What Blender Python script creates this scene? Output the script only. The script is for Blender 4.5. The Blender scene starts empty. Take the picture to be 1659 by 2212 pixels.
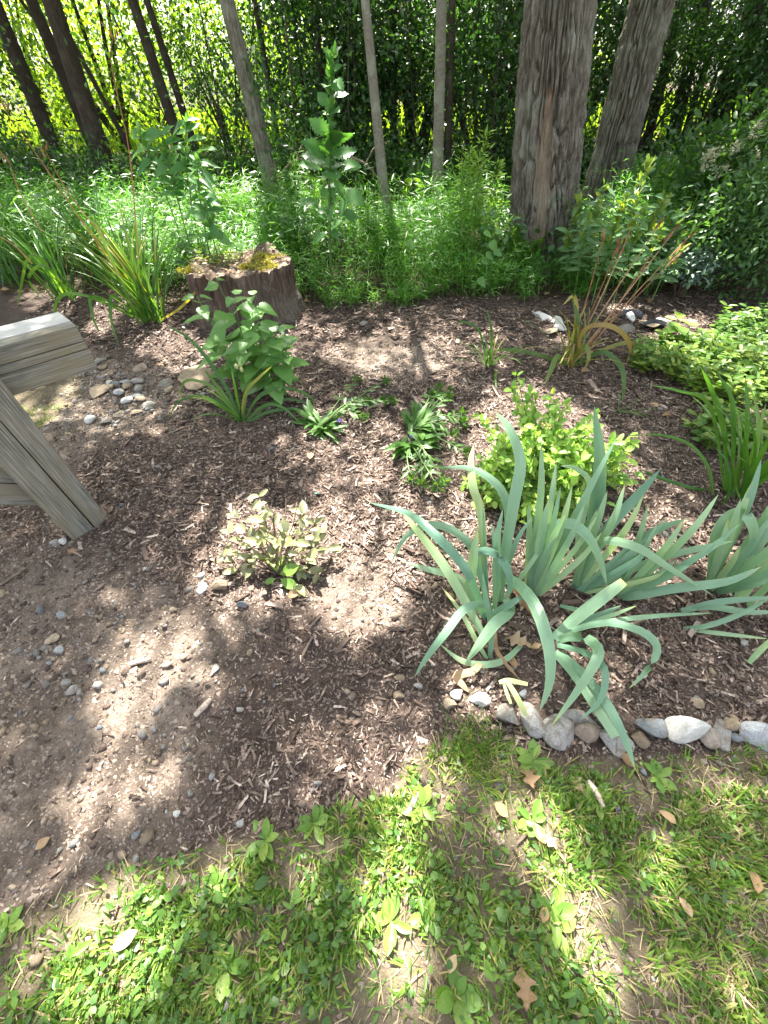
import bpy, bmesh, math
import numpy as np
from mathutils import Vector, Matrix

# ------------------------------------------------------------------ camera, sky, sun, exposure
scene = bpy.context.scene
COL = scene.collection
W0, H0 = 1659.0, 2212.0           # layout units of the photograph
FL = 900.0
CAMH = 1.5
CAM = np.array([0.0, 0.0, CAMH])
def _n(v):
    v = np.asarray(v, float); return v / np.linalg.norm(v)
_Z = -_n((27, -884, -900))
_Y = np.array([0, 0, -1.0]); _Y = _n(_Y - _Y.dot(_Z) * _Z)
_X = np.cross(_Y, _Z)
ROT = np.array([_X, _Y, _Z])      # camera axes -> world
cd = bpy.data.cameras.new('camera')
cam = bpy.data.objects.new('camera', cd); COL.objects.link(cam)
M = Matrix([list(r) + [0] for r in ROT] + [[0, 0, 0, 1]])
M.translation = Vector((0, 0, CAMH))
cam.matrix_world = M
cd.sensor_fit = 'VERTICAL'; cd.sensor_height = 24.0; cd.sensor_width = 18.0
cd.lens = FL / H0 * 24.0
cd.clip_start = 0.02; cd.clip_end = 600
scene.camera = cam

SUN_EL, SUN_AZ = math.radians(56), math.radians(-12)
SUN = np.array([math.cos(SUN_EL) * math.sin(SUN_AZ), math.cos(SUN_EL) * math.cos(SUN_AZ), math.sin(SUN_EL)])
world = bpy.data.worlds.new('World'); scene.world = world; world.use_nodes = True
wn = world.node_tree.nodes; wl = world.node_tree.links
bg = wn.get('Background') or wn.new('ShaderNodeBackground')
sky = wn.new('ShaderNodeTexSky'); sky.sky_type = 'NISHITA'; sky.sun_disc = False
sky.sun_elevation = SUN_EL; sky.sun_rotation = SUN_AZ
sky.air_density = 1.0; sky.dust_density = 4.0; sky.ozone_density = 1.0
hs = wn.new('ShaderNodeHueSaturation'); hs.inputs['Saturation'].default_value = .38   # bright hazy summer sky
wl.new(sky.outputs[0], hs.inputs['Color']); wl.new(hs.outputs[0], bg.inputs[0]); bg.inputs[1].default_value = 0.095
ld = bpy.data.lights.new('sun', 'SUN'); ld.energy = 5.0; ld.angle = math.radians(0.55); ld.color = (1.0, 0.95, 0.86)
lo = bpy.data.objects.new('sun', ld); COL.objects.link(lo)
lo.rotation_euler = Vector(SUN).to_track_quat('Z', 'Y').to_euler(); lo.location = (0, 0, 20)
scene.view_settings.view_transform = 'Standard'; scene.view_settings.look = 'None'
scene.view_settings.exposure = 2.8; scene.view_settings.gamma = 1.0
scene.view_settings.use_curve_mapping = False
scene.render.engine = 'CYCLES'
cy = scene.cycles
cy.use_denoising = True
cy.max_bounces = 8; cy.diffuse_bounces = 4; cy.glossy_bounces = 2; cy.transmission_bounces = 4
cy.transparent_max_bounces = 4; cy.caustics_reflective = False; cy.caustics_refractive = False

# ------------------------------------------------------------------ layout geometry
def ray(px, py):
    px = np.asarray(px, float); py = np.asarray(py, float)
    c = np.stack([(px - W0 / 2) / FL, -(py - H0 / 2) / FL, -np.ones_like(px)], -1)
    return c @ ROT.T
def zp(px, py, z):
    d = ray(px, py); t = (z - CAMH) / d[..., 2]
    return CAM + d * t[..., None] if np.ndim(t) else CAM + d * t
def vp(px, py, y):
    d = ray(px, py); t = y / d[..., 1]
    return CAM + d * (t[..., None] if np.ndim(t) else t)
def proj(P):
    c = (np.asarray(P, float) - CAM) @ ROT
    dep = -c[..., 2]
    ds = np.where(dep > 1e-3, dep, 1e-3)
    return W0 / 2 + FL * c[..., 0] / ds, H0 / 2 - FL * c[..., 1] / ds, dep
def sstep(a, b, x):
    t = np.clip((x - a) / (b - a), 0, 1); return t * t * (3 - 2 * t)

def _hash(ix, iy, iz, seed):
    h = (ix.astype(np.int64) * 374761393 + iy.astype(np.int64) * 668265263 + iz.astype(np.int64) * 2147483647 + seed * 1274126177) & 0xffffffff
    h = ((h ^ (h >> 13)) * 1274126177) & 0xffffffff
    h = ((h ^ (h >> 16)) * 2246822519) & 0xffffffff
    h = h ^ (h >> 15)
    return (h & 0xffffff) / float(0xffffff)
def noise(x, y, z=0.0, seed=0):
    x, y, z = np.broadcast_arrays(np.asarray(x, float), np.asarray(y, float), np.asarray(z, float))
    ix, iy, iz = np.floor(x).astype(np.int64), np.floor(y).astype(np.int64), np.floor(z).astype(np.int64)
    fx, fy, fz = x - ix, y - iy, z - iz
    fx, fy, fz = fx * fx * (3 - 2 * fx), fy * fy * (3 - 2 * fy), fz * fz * (3 - 2 * fz)
    r = 0
    for dx in (0, 1):
        for dy in (0, 1):
            for dz in (0, 1):
                w = (fx if dx else 1 - fx) * (fy if dy else 1 - fy) * (fz if dz else 1 - fz)
                r = r + w * _hash(ix + dx, iy + dy, iz + dz, seed)
    return r
def fbm(x, y, z=0.0, seed=0, o=3):
    r = 0; a = .5; s = 1
    for k in range(o):
        r = r + a * noise(np.asarray(x) * s, np.asarray(y) * s, np.asarray(z) * s, seed + k * 17); a *= .5; s *= 2.03
    return r / (1 - .5 ** o)

def gz(x, y):
    x = np.asarray(x, float); y = np.asarray(y, float)
    r = np.hypot(x, y)
    z = 0.42 * sstep(3.8, 8.5, y)
    z = z + (0.05 * (fbm(x * 1.1, y * 1.1, 0, 5) - .5) + 0.02 * (fbm(x * 4, y * 4, 0, 9) - .5)) * np.clip(1 - r / 14, 0.15, 1)
    return z
def gp(px, py):
    px = np.asarray(px, float); py = np.asarray(py, float)
    z = np.zeros_like(px); d = ray(px, py)
    for _ in range(14):
        t = (z - CAMH) / np.minimum(d[..., 2], -1e-3)
        P = CAM + d * t[..., None]
        z = z * .3 + .7 * gz(P[..., 0], P[..., 1])
    P[..., 2] = gz(P[..., 0], P[..., 1])
    return P
def G(px, py): return gp(np.array([px]), np.array([py]))[0]
def inpoly(px, py, poly):
    px = np.asarray(px); py = np.asarray(py); c = np.zeros(px.shape, bool)
    n = len(poly)
    for i in range(n):
        x1, y1 = poly[i]; x2, y2 = poly[(i + 1) % n]
        if y1 == y2: continue
        m = ((y1 > py) != (y2 > py)) & (px < (x2 - x1) * (py - y1) / (y2 - y1) + x1)
        c ^= m
    return c
rng = np.random.default_rng(7)
def U(a, b, n=None): return rng.uniform(a, b, n)

# ------------------------------------------------------------------ mesh helpers
def mesh_np(name, V, Q=None, T=None, tint=None, smooth=False, mat=None):
    V = np.asarray(V, np.float32).reshape(-1, 3)
    me = bpy.data.meshes.new(name)
    Q = np.zeros((0, 4), np.int32) if Q is None else np.asarray(Q, np.int32).reshape(-1, 4)
    T = np.zeros((0, 3), np.int32) if T is None else np.asarray(T, np.int32).reshape(-1, 3)
    me.vertices.add(len(V)); me.vertices.foreach_set('co', V.ravel())
    loops = np.concatenate([Q.ravel(), T.ravel()]).astype(np.int32)
    me.loops.add(len(loops)); me.loops.foreach_set('vertex_index', loops)
    np_ = len(Q) + len(T); me.polygons.add(np_)
    st = np.concatenate([np.arange(len(Q)) * 4, len(Q) * 4 + np.arange(len(T)) * 3]).astype(np.int32)
    tot = np.concatenate([np.full(len(Q), 4), np.full(len(T), 3)]).astype(np.int32)
    me.polygons.foreach_set('loop_start', st)
    try: me.polygons.foreach_set('loop_total', tot)
    except Exception: pass
    if smooth: me.polygons.foreach_set('use_smooth', np.ones(np_, bool))
    if tint is not None:
        a = me.attributes.new('tint', 'FLOAT', 'POINT'); a.data.foreach_set('value', np.asarray(tint, np.float32))
    me.update(calc_edges=True); me.validate()
    if mat: me.materials.append(mat)
    return me
class MB:
    def __init__(s): s.V = []; s.Q = []; s.T = []; s.t = []; s.n = 0
    def add(s, V, Q=None, T=None, tint=0.5):
        V = np.asarray(V, float).reshape(-1, 3)
        s.V.append(V); s.t.append(np.broadcast_to(np.asarray(tint, float), (len(V),)))
        if Q is not None and len(Q): s.Q.append(np.asarray(Q).reshape(-1, 4) + s.n)
        if T is not None and len(T): s.T.append(np.asarray(T).reshape(-1, 3) + s.n)
        s.n += len(V)
    def mesh(s, name, mat, smooth=True, off=None):
        V = np.concatenate(s.V)
        if off is not None: V = V - np.asarray(off)
        return mesh_np(name, V, np.concatenate(s.Q) if s.Q else None, np.concatenate(s.T) if s.T else None, np.concatenate(s.t), smooth, mat)
def link(name, me, parent=None, kind=None):
    o = bpy.data.objects.new(name, me); COL.objects.link(o)
    if parent is not None: o.parent = parent
    if kind: o['kind'] = kind
    return o
def tag(o, label, cat, group=None):
    o['label'] = label; o['category'] = cat
    if group: o['group'] = group
    return o
def thing(name, label, cat, loc, group=None):
    o = bpy.data.objects.new(name, None); COL.objects.link(o)
    o.location = tuple(float(v) for v in loc); o.empty_display_size = .05
    return tag(o, label, cat, group)
def part(name, mb, mat, parent, smooth=True, kind=None):
    off = np.array(parent.location) if parent is not None else None
    return link(name, mb.mesh(name, mat, smooth, off), parent, kind)

def bases(D, N):
    """orthonormal frames with x = D and z ~ N"""
    D = D / np.linalg.norm(D, axis=-1, keepdims=True)
    Yv = np.cross(N, D); l = np.linalg.norm(Yv, axis=-1, keepdims=True)
    alt = np.cross(np.array([.3, .9, .1]), D)
    Yv = np.where(l < 1e-4, alt, Yv); Yv = Yv / np.linalg.norm(Yv, axis=-1, keepdims=True)
    Zv = np.cross(D, Yv)
    return np.stack([D, Yv, Zv], -1)      # (...,3,3) columns
def scatter(mb, tmpl, P, D, N, S, tint, W=None):
    V, Q, T = tmpl
    B = bases(np.asarray(D, float), np.asarray(N, float))
    P = np.broadcast_to(np.asarray(P, float), (len(B), 3)); n = len(P); k = len(V)
    S = np.broadcast_to(np.asarray(S, float), (n,))
    W = S if W is None else np.broadcast_to(np.asarray(W, float), (n,))
    L = V[None] * np.stack([S, W, S], -1)[:, None, :]
    VV = np.einsum('nij,nkj->nki', B, L) + np.asarray(P)[:, None]
    o = (np.arange(n) * k)[:, None, None]
    QQ = (np.asarray(Q)[None] + o).reshape(-1, 4) if Q is not None and len(Q) else None
    TT = (np.asarray(T)[None] + o).reshape(-1, 3) if T is not None and len(T) else None
    tt = np.repeat(np.broadcast_to(np.asarray(tint, float), (n,)), k)
    mb.add(VV.reshape(-1, 3), QQ, TT, tt)
def rand_dirs(n):
    v = rng.normal(size=(n, 3)); return v / np.linalg.norm(v, axis=1, keepdims=True)

def leaf_tmpl(n=8, width=.5, peak=.4, serr=0.0, teeth=8, fold=.12, droop=.15, across=5, lobes=0, wave=0.0, seed=0):
    """leaf lying along +x, length 1"""
    r = np.random.default_rng(seed)
    us = np.linspace(-1, 1, across); V = []
    for i in range(n + 1):
        s = i / n
        w = (math.sin(math.pi * s ** (math.log(.5) / math.log(peak))) ** .85) if 0 < s < 1 else 0.0
        w = max(w, .02 if s == 0 else 0.004) * width / 2
        if serr and 0 < i < n: w *= 1 + serr * (1 if i % 2 else -1)
        if lobes and 0 < i < n: w *= 1 + .42 * math.sin(s * math.pi * 2 * lobes + .6)
        for u in us:
            z = fold * abs(u) * w * 2 - droop * s * s + wave * math.sin(s * 9 + u * 2 + seed) * abs(u)
            V.append((s, u * w, z))
    Q = []
    for i in range(n):
        for j in range(across - 1):
            a = i * across + j; Q.append((a, a + across, a + across + 1, a + 1))
    return np.array(V), np.array(Q), None
QUADLEAF = (np.array([[0, 0, 0], [.45, .24, .05], [1, 0, -.06], [.45, -.24, .05]]), np.array([[0, 1, 2, 3]]), None)
LANCE = (np.array([[0, 0, 0], [.35, .5, .03], [1, 0, -.12], [.35, -.5, .03]]) * np.array([1, .24, 1]), np.array([[0, 3, 2, 1]]), None)
FOLDLEAF = (np.array([[0, 0, 0], [.3, .2, .06], [.75, .17, .02], [1, 0, -.1], [.75, -.17, .02], [.3, -.2, .06], [.3, 0, 0], [.75, 0, -.04]]),
            np.array([[0, 6, 1, 1], ]), None)
FOLDLEAF = (FOLDLEAF[0], np.array([[6, 7, 2, 1], [5, 4, 7, 6]]), np.array([[0, 6, 1], [0, 5, 6], [7, 3, 2], [4, 3, 7]]))
BLADE = (np.array([[0, -.5, 0], [0, .5, 0], [.35, -.45, .05], [.35, .45, .05], [.7, -.3, .05], [.7, .3, .05], [1, 0, 0]]) * np.array([1, .1, 1]),
         np.array([[0, 2, 3, 1], [2, 4, 5, 3]]), np.array([[4, 6, 5]]))

def catmull(P, n):
    P = np.asarray(P, float)
    if len(P) < 3:
        return np.linspace(P[0], P[-1], n)
    Q = np.vstack([2 * P[0] - P[1], P, 2 * P[-1] - P[-2]])
    t = np.linspace(0, len(P) - 1 - 1e-6, n); i = t.astype(int); f = (t - i)[:, None]
    a, b, c, d = Q[i], Q[i + 1], Q[i + 2], Q[i + 3]
    return .5 * (2 * b + (c - a) * f + (2 * a - 5 * b + 4 * c - d) * f * f + (3 * b - a - 3 * c + d) * f ** 3)
def ribbon(pts, w, wd=None, n=14, prof='blade', crease=.18, blunt=False, tint=.5, across=3, stripe=0.0, tipdry=0.0):
    """strap leaf along pts; w full width; wd preferred width direction (or None: faces about horizontal across)"""
    C = catmull(pts, n)
    Tn = np.gradient(C, axis=0); Tn /= np.linalg.norm(Tn, axis=1, keepdims=True) + 1e-9
    if wd is None:
        wd = np.cross(Tn[n // 3], np.array([0, 0, 1.0]))
        if np.linalg.norm(wd) < 1e-3: wd = np.array([1.0, 0, 0])
    wd = np.asarray(wd, float)
    S = wd[None] - (Tn @ wd)[:, None] * Tn if wd.ndim == 1 else wd - (wd * Tn).sum(1, keepdims=True) * Tn
    S /= np.linalg.norm(S, axis=1, keepdims=True) + 1e-9
    Nn = np.cross(S, Tn)
    s = np.linspace(0, 1, n)
    pr = (.62 + .38 * np.sin(np.clip(s * 1.6, 0, 1) * math.pi / 2)) * np.clip(1 - s ** 3.2, 0, 1) ** .75
    if blunt: pr = (.7 + .3 * np.sin(np.clip(s * 1.6, 0, 1) * math.pi / 2)) * (1 - .35 * s ** 4)
    hw = (w / 2 * np.maximum(pr, .015))[:, None]
    us = np.linspace(-1, 1, across)
    V = np.stack([C + S * hw * u + Nn * hw * crease * abs(u) for u in us], 1).reshape(-1, 3)
    Q = []
    for i in range(n - 1):
        for j in range(across - 1):
            a = i * across + j; Q.append((a, a + 1, a + across + 1, a + across))
    tt = np.full((n, across), float(tint))
    if stripe:
        tt = np.minimum(tt, .72); tt += stripe * np.where(np.arange(across) % 2, 1, -1)[None] + stripe * 2.2 * (np.abs(us) > .99)[None] + .14 * (s[:, None] - .4) + tipdry * sstep(.90, .99, s)[:, None]
    return V, np.array(Q), np.clip(tt.ravel(), 0, 1)
def tube(pts, rad, sides=6, n=None, tint=.5):
    C = catmull(pts, n or max(len(pts) * 3, 4)); n = len(C)
    R_ = np.interp(np.linspace(0, 1, n), np.linspace(0, 1, len(np.atleast_1d(rad))), np.atleast_1d(rad)) if np.ndim(rad) else np.full(n, rad)
    Tn = np.gradient(C, axis=0); Tn /= np.linalg.norm(Tn, axis=1, keepdims=True) + 1e-9
    ref = np.array([.2, .1, .97]) if abs(Tn[:, 2]).mean() < .8 else np.array([1.0, .1, 0])
    A = np.cross(Tn, ref); A /= np.linalg.norm(A, axis=1, keepdims=True); B = np.cross(Tn, A)
    th = np.arange(sides) * 2 * math.pi / sides
    V = C[:, None] + R_[:, None, None] * (A[:, None] * np.cos(th)[None, :, None] + B[:, None] * np.sin(th)[None, :, None])
    Q = []
    for i in range(n - 1):
        for j in range(sides):
            a = i * sides + j; b = i * sides + (j + 1) % sides
            Q.append((a, b, b + sides, a + sides))
    return V.reshape(-1, 3), np.array(Q), np.full(n * sides, tint)

# ------------------------------------------------------------------ materials
def newmat(name):
    m = bpy.data.materials.new(name); m.use_nodes = True
    nt = m.node_tree; nt.nodes.clear()
    out = nt.nodes.new('ShaderNodeOutputMaterial')
    return m, nt, out
def nd(nt, t, **kw):
    n = nt.nodes.new(t)
    for k, v in kw.items(): setattr(n, k, v)
    return n
def ramp(nt, stops, fac=None):
    r = nd(nt, 'ShaderNodeValToRGB'); e = r.color_ramp.elements
    e[0].position, e[0].color = stops[0][0], (*stops[0][1], 1)
    e[1].position, e[1].color = stops[-1][0], (*stops[-1][1], 1)
    for p, c in stops[1:-1]:
        x = e.new(p); x.color = (*c, 1)
    if fac is not None: nt.links.new(fac, r.inputs[0])
    return r
def mth(nt, op, a, b=None, clamp=False):
    n = nd(nt, 'ShaderNodeMath', operation=op); n.use_clamp = clamp
    for i, v in enumerate((a, b)):
        if v is None: continue
        if isinstance(v, (int, float)): n.inputs[i].default_value = v
        else: nt.links.new(v, n.inputs[i])
    return n.outputs[0]
def mixc(nt, f, a, b, mode='MIX'):
    n = nd(nt, 'ShaderNodeMix', data_type='RGBA', blend_type=mode)
    for i, v in ((0, f), (6, a), (7, b)):
        if isinstance(v, (int, float)): n.inputs[i].default_value = v
        elif isinstance(v, tuple): n.inputs[i].default_value = (*v, 1)
        else: nt.links.new(v, n.inputs[i])
    return n.outputs[2]
def noisetex(nt, vec, scale, detail=4, rough=.55):
    n = nd(nt, 'ShaderNodeTexNoise'); n.inputs['Scale'].default_value = scale; n.inputs['Detail'].default_value = detail
    n.inputs['Roughness'].default_value = rough
    if vec is not None: nt.links.new(vec, n.inputs['Vector'])
    return n.outputs[0]
def leafmat(name, stops, trans=.4, rough=.42, tcol=None, spec=.5, vein=0.0, speck=0.0, orand=.5):
    """stops: list of (pos,colour) over tint + object random"""
    m, nt, out = newmat(name)
    at = nd(nt, 'ShaderNodeAttribute', attribute_name='tint')
    oi = nd(nt, 'ShaderNodeObjectInfo')
    tc = nd(nt, 'ShaderNodeTexCoord')
    nz = noisetex(nt, tc.outputs['Object'], 9, 2)
    f = mth(nt, 'ADD', at.outputs['Fac'], mth(nt, 'MULTIPLY', mth(nt, 'SUBTRACT', oi.outputs['Random'], .5), orand))
    f = mth(nt, 'ADD', f, mth(nt, 'MULTIPLY', mth(nt, 'SUBTRACT', nz, .5), orand * .9), True)
    c = ramp(nt, stops, f).outputs[0]
    if speck:
        sp = noisetex(nt, tc.outputs['Object'], 70, 3)
        c = mixc(nt, mth(nt, 'MULTIPLY', mth(nt, 'GREATER_THAN', sp, .66), speck), c, (.32, .24, .09))
    p = nd(nt, 'ShaderNodeBsdfPrincipled'); nt.links.new(c, p.inputs['Base Color'])
    p.inputs['Roughness'].default_value = rough; p.inputs['Specular IOR Level'].default_value = spec
    t = nd(nt, 'ShaderNodeBsdfTranslucent')
    nt.links.new(mixc(nt, 1.0, c, tcol or (1.5, 1.45, .5), 'MULTIPLY'), t.inputs['Color'])
    mx = nd(nt, 'ShaderNodeMixShader'); mx.inputs[0].default_value = trans
    nt.links.new(p.outputs[0], mx.inputs[1]); nt.links.new(t.outputs[0], mx.inputs[2])
    nt.links.new(mx.outputs[0], out.inputs[0])
    return m
def solidmat(name, stops, scale=8.0, rough=.8, bump=.3, bscale=40, spec=.3, coord='Object', stretch=None, detail=6, dirt=0.0):
    m, nt, out = newmat(name)
    tc = nd(nt, 'ShaderNodeTexCoord'); v = tc.outputs[coord]
    if stretch:
        mp = nd(nt, 'ShaderNodeMapping'); mp.inputs['Scale'].default_value = stretch; nt.links.new(v, mp.inputs[0]); v = mp.outputs[0]
    at = nd(nt, 'ShaderNodeAttribute', attribute_name='tint'); oi = nd(nt, 'ShaderNodeObjectInfo')
    nz = noisetex(nt, v, scale, detail, .62)
    f = mth(nt, 'ADD', mth(nt, 'MULTIPLY', mth(nt, 'SUBTRACT', nz, .5), 1.6), mth(nt, 'ADD', at.outputs['Fac'], mth(nt, 'MULTIPLY', mth(nt, 'SUBTRACT', oi.outputs['Random'], .5), .7)), True)
    c = ramp(nt, stops, f).outputs[0]
    if dirt:
        dn = noisetex(nt, tc.outputs['Object'], 34, 4, .65)
        c = mixc(nt, mth(nt, 'MULTIPLY', mth(nt, 'SUBTRACT', dn, .47), dirt, True), c, (.20, .155, .115))
    p = nd(nt, 'ShaderNodeBsdfPrincipled'); nt.links.new(c, p.inputs['Base Color'])
    p.inputs['Roughness'].default_value = rough; p.inputs['Specular IOR Level'].default_value = spec
    if bump:
        b = nd(nt, 'ShaderNodeBump'); b.inputs['Strength'].default_value = bump; b.inputs['Distance'].default_value = .01
        nt.links.new(noisetex(nt, v, bscale, 5, .65), b.inputs['Height']); nt.links.new(b.outputs[0], p.inputs['Normal'])
    nt.links.new(p.outputs[0], out.inputs[0])
    return m

M_IRIS = leafmat('iris_leaf', [(0, (.115, .235, .165)), (.45, (.20, .345, .225)), (.75, (.30, .44, .25)), (.9, (.40, .48, .18)), (1, (.44, .33, .18))], .33, .36, (1.2, 1.3, .6), orand=.22)
M_LILY = leafmat('daylily_leaf', [(0, (.035, .12, .02)), (.55, (.085, .21, .03)), (.9, (.17, .30, .05)), (1, (.34, .30, .07))], .4, .38)
M_LILYDRY = leafmat('fading_daylily_leaf', [(0, (.06, .13, .03)), (.45, (.14, .20, .05)), (.7, (.33, .27, .07)), (1, (.30, .19, .10))], .35, .5)
M_STALK = solidmat('dry_stalk', [(0, (.16, .07, .03)), (.5, (.30, .17, .09)), (1, (.42, .30, .18))], 30, .8, .2)
M_ORANGE = solidmat('orange_stalk', [(0, (.16, .085, .045)), (.5, (.34, .17, .06)), (1, (.42, .28, .09))], 14, .6, .1)
M_STEM = leafmat('green_stem', [(0, (.05, .11, .03)), (1, (.14, .22, .06))], .1, .5)
M_TWIG = solidmat('twig', [(0, (.10, .07, .05)), (1, (.26, .20, .15))], 30, .85, .3)
M_NETTLE = leafmat('broad_toothed_leaf', [(0, (.07, .18, .045)), (.6, (.13, .28, .065)), (1, (.21, .37, .10))], .38, .42)
M_WEED = leafmat('weed_leaf', [(0, (.045, .14, .04)), (.6, (.085, .22, .055)), (1, (.16, .32, .09))], .38, .4)
M_LOW = leafmat('dark_strap_leaf', [(0, (.035, .095, .018)), (.6, (.07, .17, .03)), (1, (.15, .27, .05))], .35, .45)
M_SPIREA = leafmat('lime_leaf', [(0, (.16, .32, .06)), (.5, (.28, .46, .09)), (1, (.44, .55, .13))], .42, .45, (1.3, 1.35, .6))
M_DYING = leafmat('bronzed_leaf', [(0, (.085, .09, .06)), (.4, (.16, .175, .085)), (.8, (.29, .31, .14)), (1, (.32, .26, .08))], .28, .36)
M_COVER = leafmat('ground_cover_leaf', [(0, (.07, .16, .03)), (.5, (.14, .26, .04)), (1, (.30, .36, .07))], .4, .4)
M_BOX = leafmat('small_dark_leaf', [(0, (.045, .11, .03)), (.6, (.085, .185, .055)), (1, (.17, .27, .10))], .36, .5)
M_BLUE = leafmat('blue_grey_leaf', [(0, (.07, .14, .10)), (1, (.18, .26, .20))], .25, .5, (1.1, 1.2, .8))
M_STILT = leafmat('grass_leaf', [(0, (.04, .15, .02)), (.5, (.085, .25, .03)), (1, (.17, .36, .06))], .42, .42)
M_LAWN = leafmat('lawn_leaf', [(0, (.05, .12, .02)), (.4, (.115, .23, .03)), (.8, (.24, .34, .06)), (1, (.40, .33, .16))], .35, .45)
M_STRAW = leafmat('straw', [(0, (.26, .19, .10)), (1, (.46, .37, .22))], .2, .7, (1.2, 1.1, .8))
M_FERN = leafmat('fern_leaf', [(0, (.05, .14, .03)), (1, (.15, .27, .06))], .42, .5)
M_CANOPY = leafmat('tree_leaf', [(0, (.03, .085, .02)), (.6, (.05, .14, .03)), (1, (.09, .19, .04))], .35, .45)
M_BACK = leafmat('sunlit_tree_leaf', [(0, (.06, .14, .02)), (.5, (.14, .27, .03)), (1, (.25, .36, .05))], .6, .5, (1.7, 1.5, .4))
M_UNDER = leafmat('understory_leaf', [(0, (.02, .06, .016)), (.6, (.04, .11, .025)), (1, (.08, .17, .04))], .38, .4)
M_DRYLEAF = leafmat('fallen_leaf', [(0, (.20, .10, .045)), (.5, (.36, .24, .13)), (1, (.48, .38, .25))], .2, .7, (1.2, 1.0, .7), speck=.7)
M_PETAL = leafmat('violet_petal', [(0, (.25, .2, .55)), (1, (.35, .3, .7))], .3, .5, (1, 1, 1))
M_CREAM = leafmat('cream_flower', [(0, (.45, .45, .28)), (1, (.68, .67, .5))], .3, .6, (1, 1, .9))
M_SEED = leafmat('tan_seed_head', [(0, (.28, .20, .09)), (1, (.48, .40, .20))], .2, .7, (1.1, 1, .8))
M_BUD = leafmat('pale_bud', [(0, (.32, .42, .14)), (1, (.55, .58, .28))], .3, .5, (1.1, 1.1, .7))
M_MOSS = leafmat('moss', [(0, (.15, .16, .02)), (.5, (.30, .28, .04)), (1, (.45, .38, .07))], .25, .8)
M_CHIP = solidmat('bark_chip', [(0, (.032, .022, .018)), (.35, (.10, .07, .055)), (.65, (.21, .155, .125)), (.87, (.38, .30, .25)), (1, (.52, .43, .35))], 60, .85, .35, 160, .2, stretch=(1, 1, 1))
M_STONE = solidmat('field_stone', [(0, (0.145, 0.136, 0.120)), (.4, (0.251, 0.242, 0.228)), (.7, (0.358, 0.343, 0.320)), (1, (0.503, 0.493, 0.465))], 150, .85, .7, 260, .3, dirt=4.5)
M_WHITE = solidmat('white_speckled_stone', [(0, (0.155, 0.145, 0.136)), (.22, (0.503, 0.493, 0.465)), (1, (0.755, 0.745, 0.707))], 190, .85, .7, 260, .3, dirt=1.5)
M_TAN = solidmat('tan_stone', [(0, (0.194, 0.145, 0.097)), (.5, (0.320, 0.251, 0.175)), (1, (0.465, 0.387, 0.290))], 150, .85, .7, 260, .3, dirt=4.5)
M_BROWNST = solidmat('brown_stone', [(0, (0.145, 0.106, 0.087)), (.5, (0.261, 0.203, 0.164)), (1, (0.348, 0.300, 0.251))], 150, .85, .7, 260, .3, dirt=4.5)
M_BLUEST = solidmat('blue_grey_stone', [(0, (0.106, 0.120, 0.136)), (.5, (0.212, 0.232, 0.251)), (1, (0.348, 0.368, 0.387))], 150, .85, .7, 260, .35, dirt=4.5)
M_BLACK = solidmat('black_plastic', [(0, (.012, .012, .014)), (1, (.03, .03, .035))], 8, .35, .1, 20, .5)

def barkmat(name, dark, mid, light, lichen=.15, fz=1.0, sc=1.0):
    m, nt, out = newmat(name)
    tc = nd(nt, 'ShaderNodeTexCoord'); mp = nd(nt, 'ShaderNodeMapping')
    mp.inputs['Scale'].default_value = (1, 1, .2 * fz); nt.links.new(tc.outputs['Object'], mp.inputs[0])
    a = noisetex(nt, mp.outputs[0], 55 * sc, 6, .7)
    b = noisetex(nt, tc.outputs['Object'], 3.2, 4, .6)
    g = noisetex(nt, tc.outputs['Object'], 90, 3, .6)
    f = mth(nt, 'ADD', mth(nt, 'MULTIPLY', mth(nt, 'SUBTRACT', a, .5), 1.5), mth(nt, 'ADD', .5, mth(nt, 'MULTIPLY', mth(nt, 'SUBTRACT', g, .5), .5)), True)
    c = ramp(nt, [(0, dark), (.45, mid), (1, light)], f).outputs[0]
    lf = mth(nt, 'MULTIPLY', mth(nt, 'MULTIPLY', mth(nt, 'SUBTRACT', b, .52), 7.0, True), lichen, True)
    c = mixc(nt, lf, c, (.34, .37, .30))
    c = mixc(nt, mth(nt, 'MULTIPLY', nd(nt, 'ShaderNodeAttribute', attribute_name='tint').outputs['Fac'], mth(nt, 'ADD', .35, a), True), c, (.27, .195, .135))
    p = nd(nt, 'ShaderNodeBsdfPrincipled'); nt.links.new(c, p.inputs['Base Color']); p.inputs['Roughness'].default_value = .9
    p.inputs['Specular IOR Level'].default_value = .2
    bp = nd(nt, 'ShaderNodeBump'); bp.inputs['Strength'].default_value = .8; bp.inputs['Distance'].default_value = .015
    nt.links.new(mth(nt, 'ADD', a, mth(nt, 'MULTIPLY', g, .3)), bp.inputs['Height']); nt.links.new(bp.outputs[0], p.inputs['Normal'])
    nt.links.new(p.outputs[0], out.inputs[0])
    return m
M_BARK = barkmat('furrowed_bark', (.03, .026, .02), (.135, .119, .096), (.35, .33, .285), .4)
M_BARKPALE = barkmat('pale_smooth_bark', (.10, .085, .065), (.20, .18, .15), (.30, .28, .24), .6, 6.0, .6)
M_BARKDARK = barkmat('dark_bark', (.022, .016, .012), (.05, .038, .03), (.10, .08, .065), .1)
M_STUMP = barkmat('rotten_wood', (.02, .014, .011), (.085, .06, .045), (.25, .20, .16), .12, .35)

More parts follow.
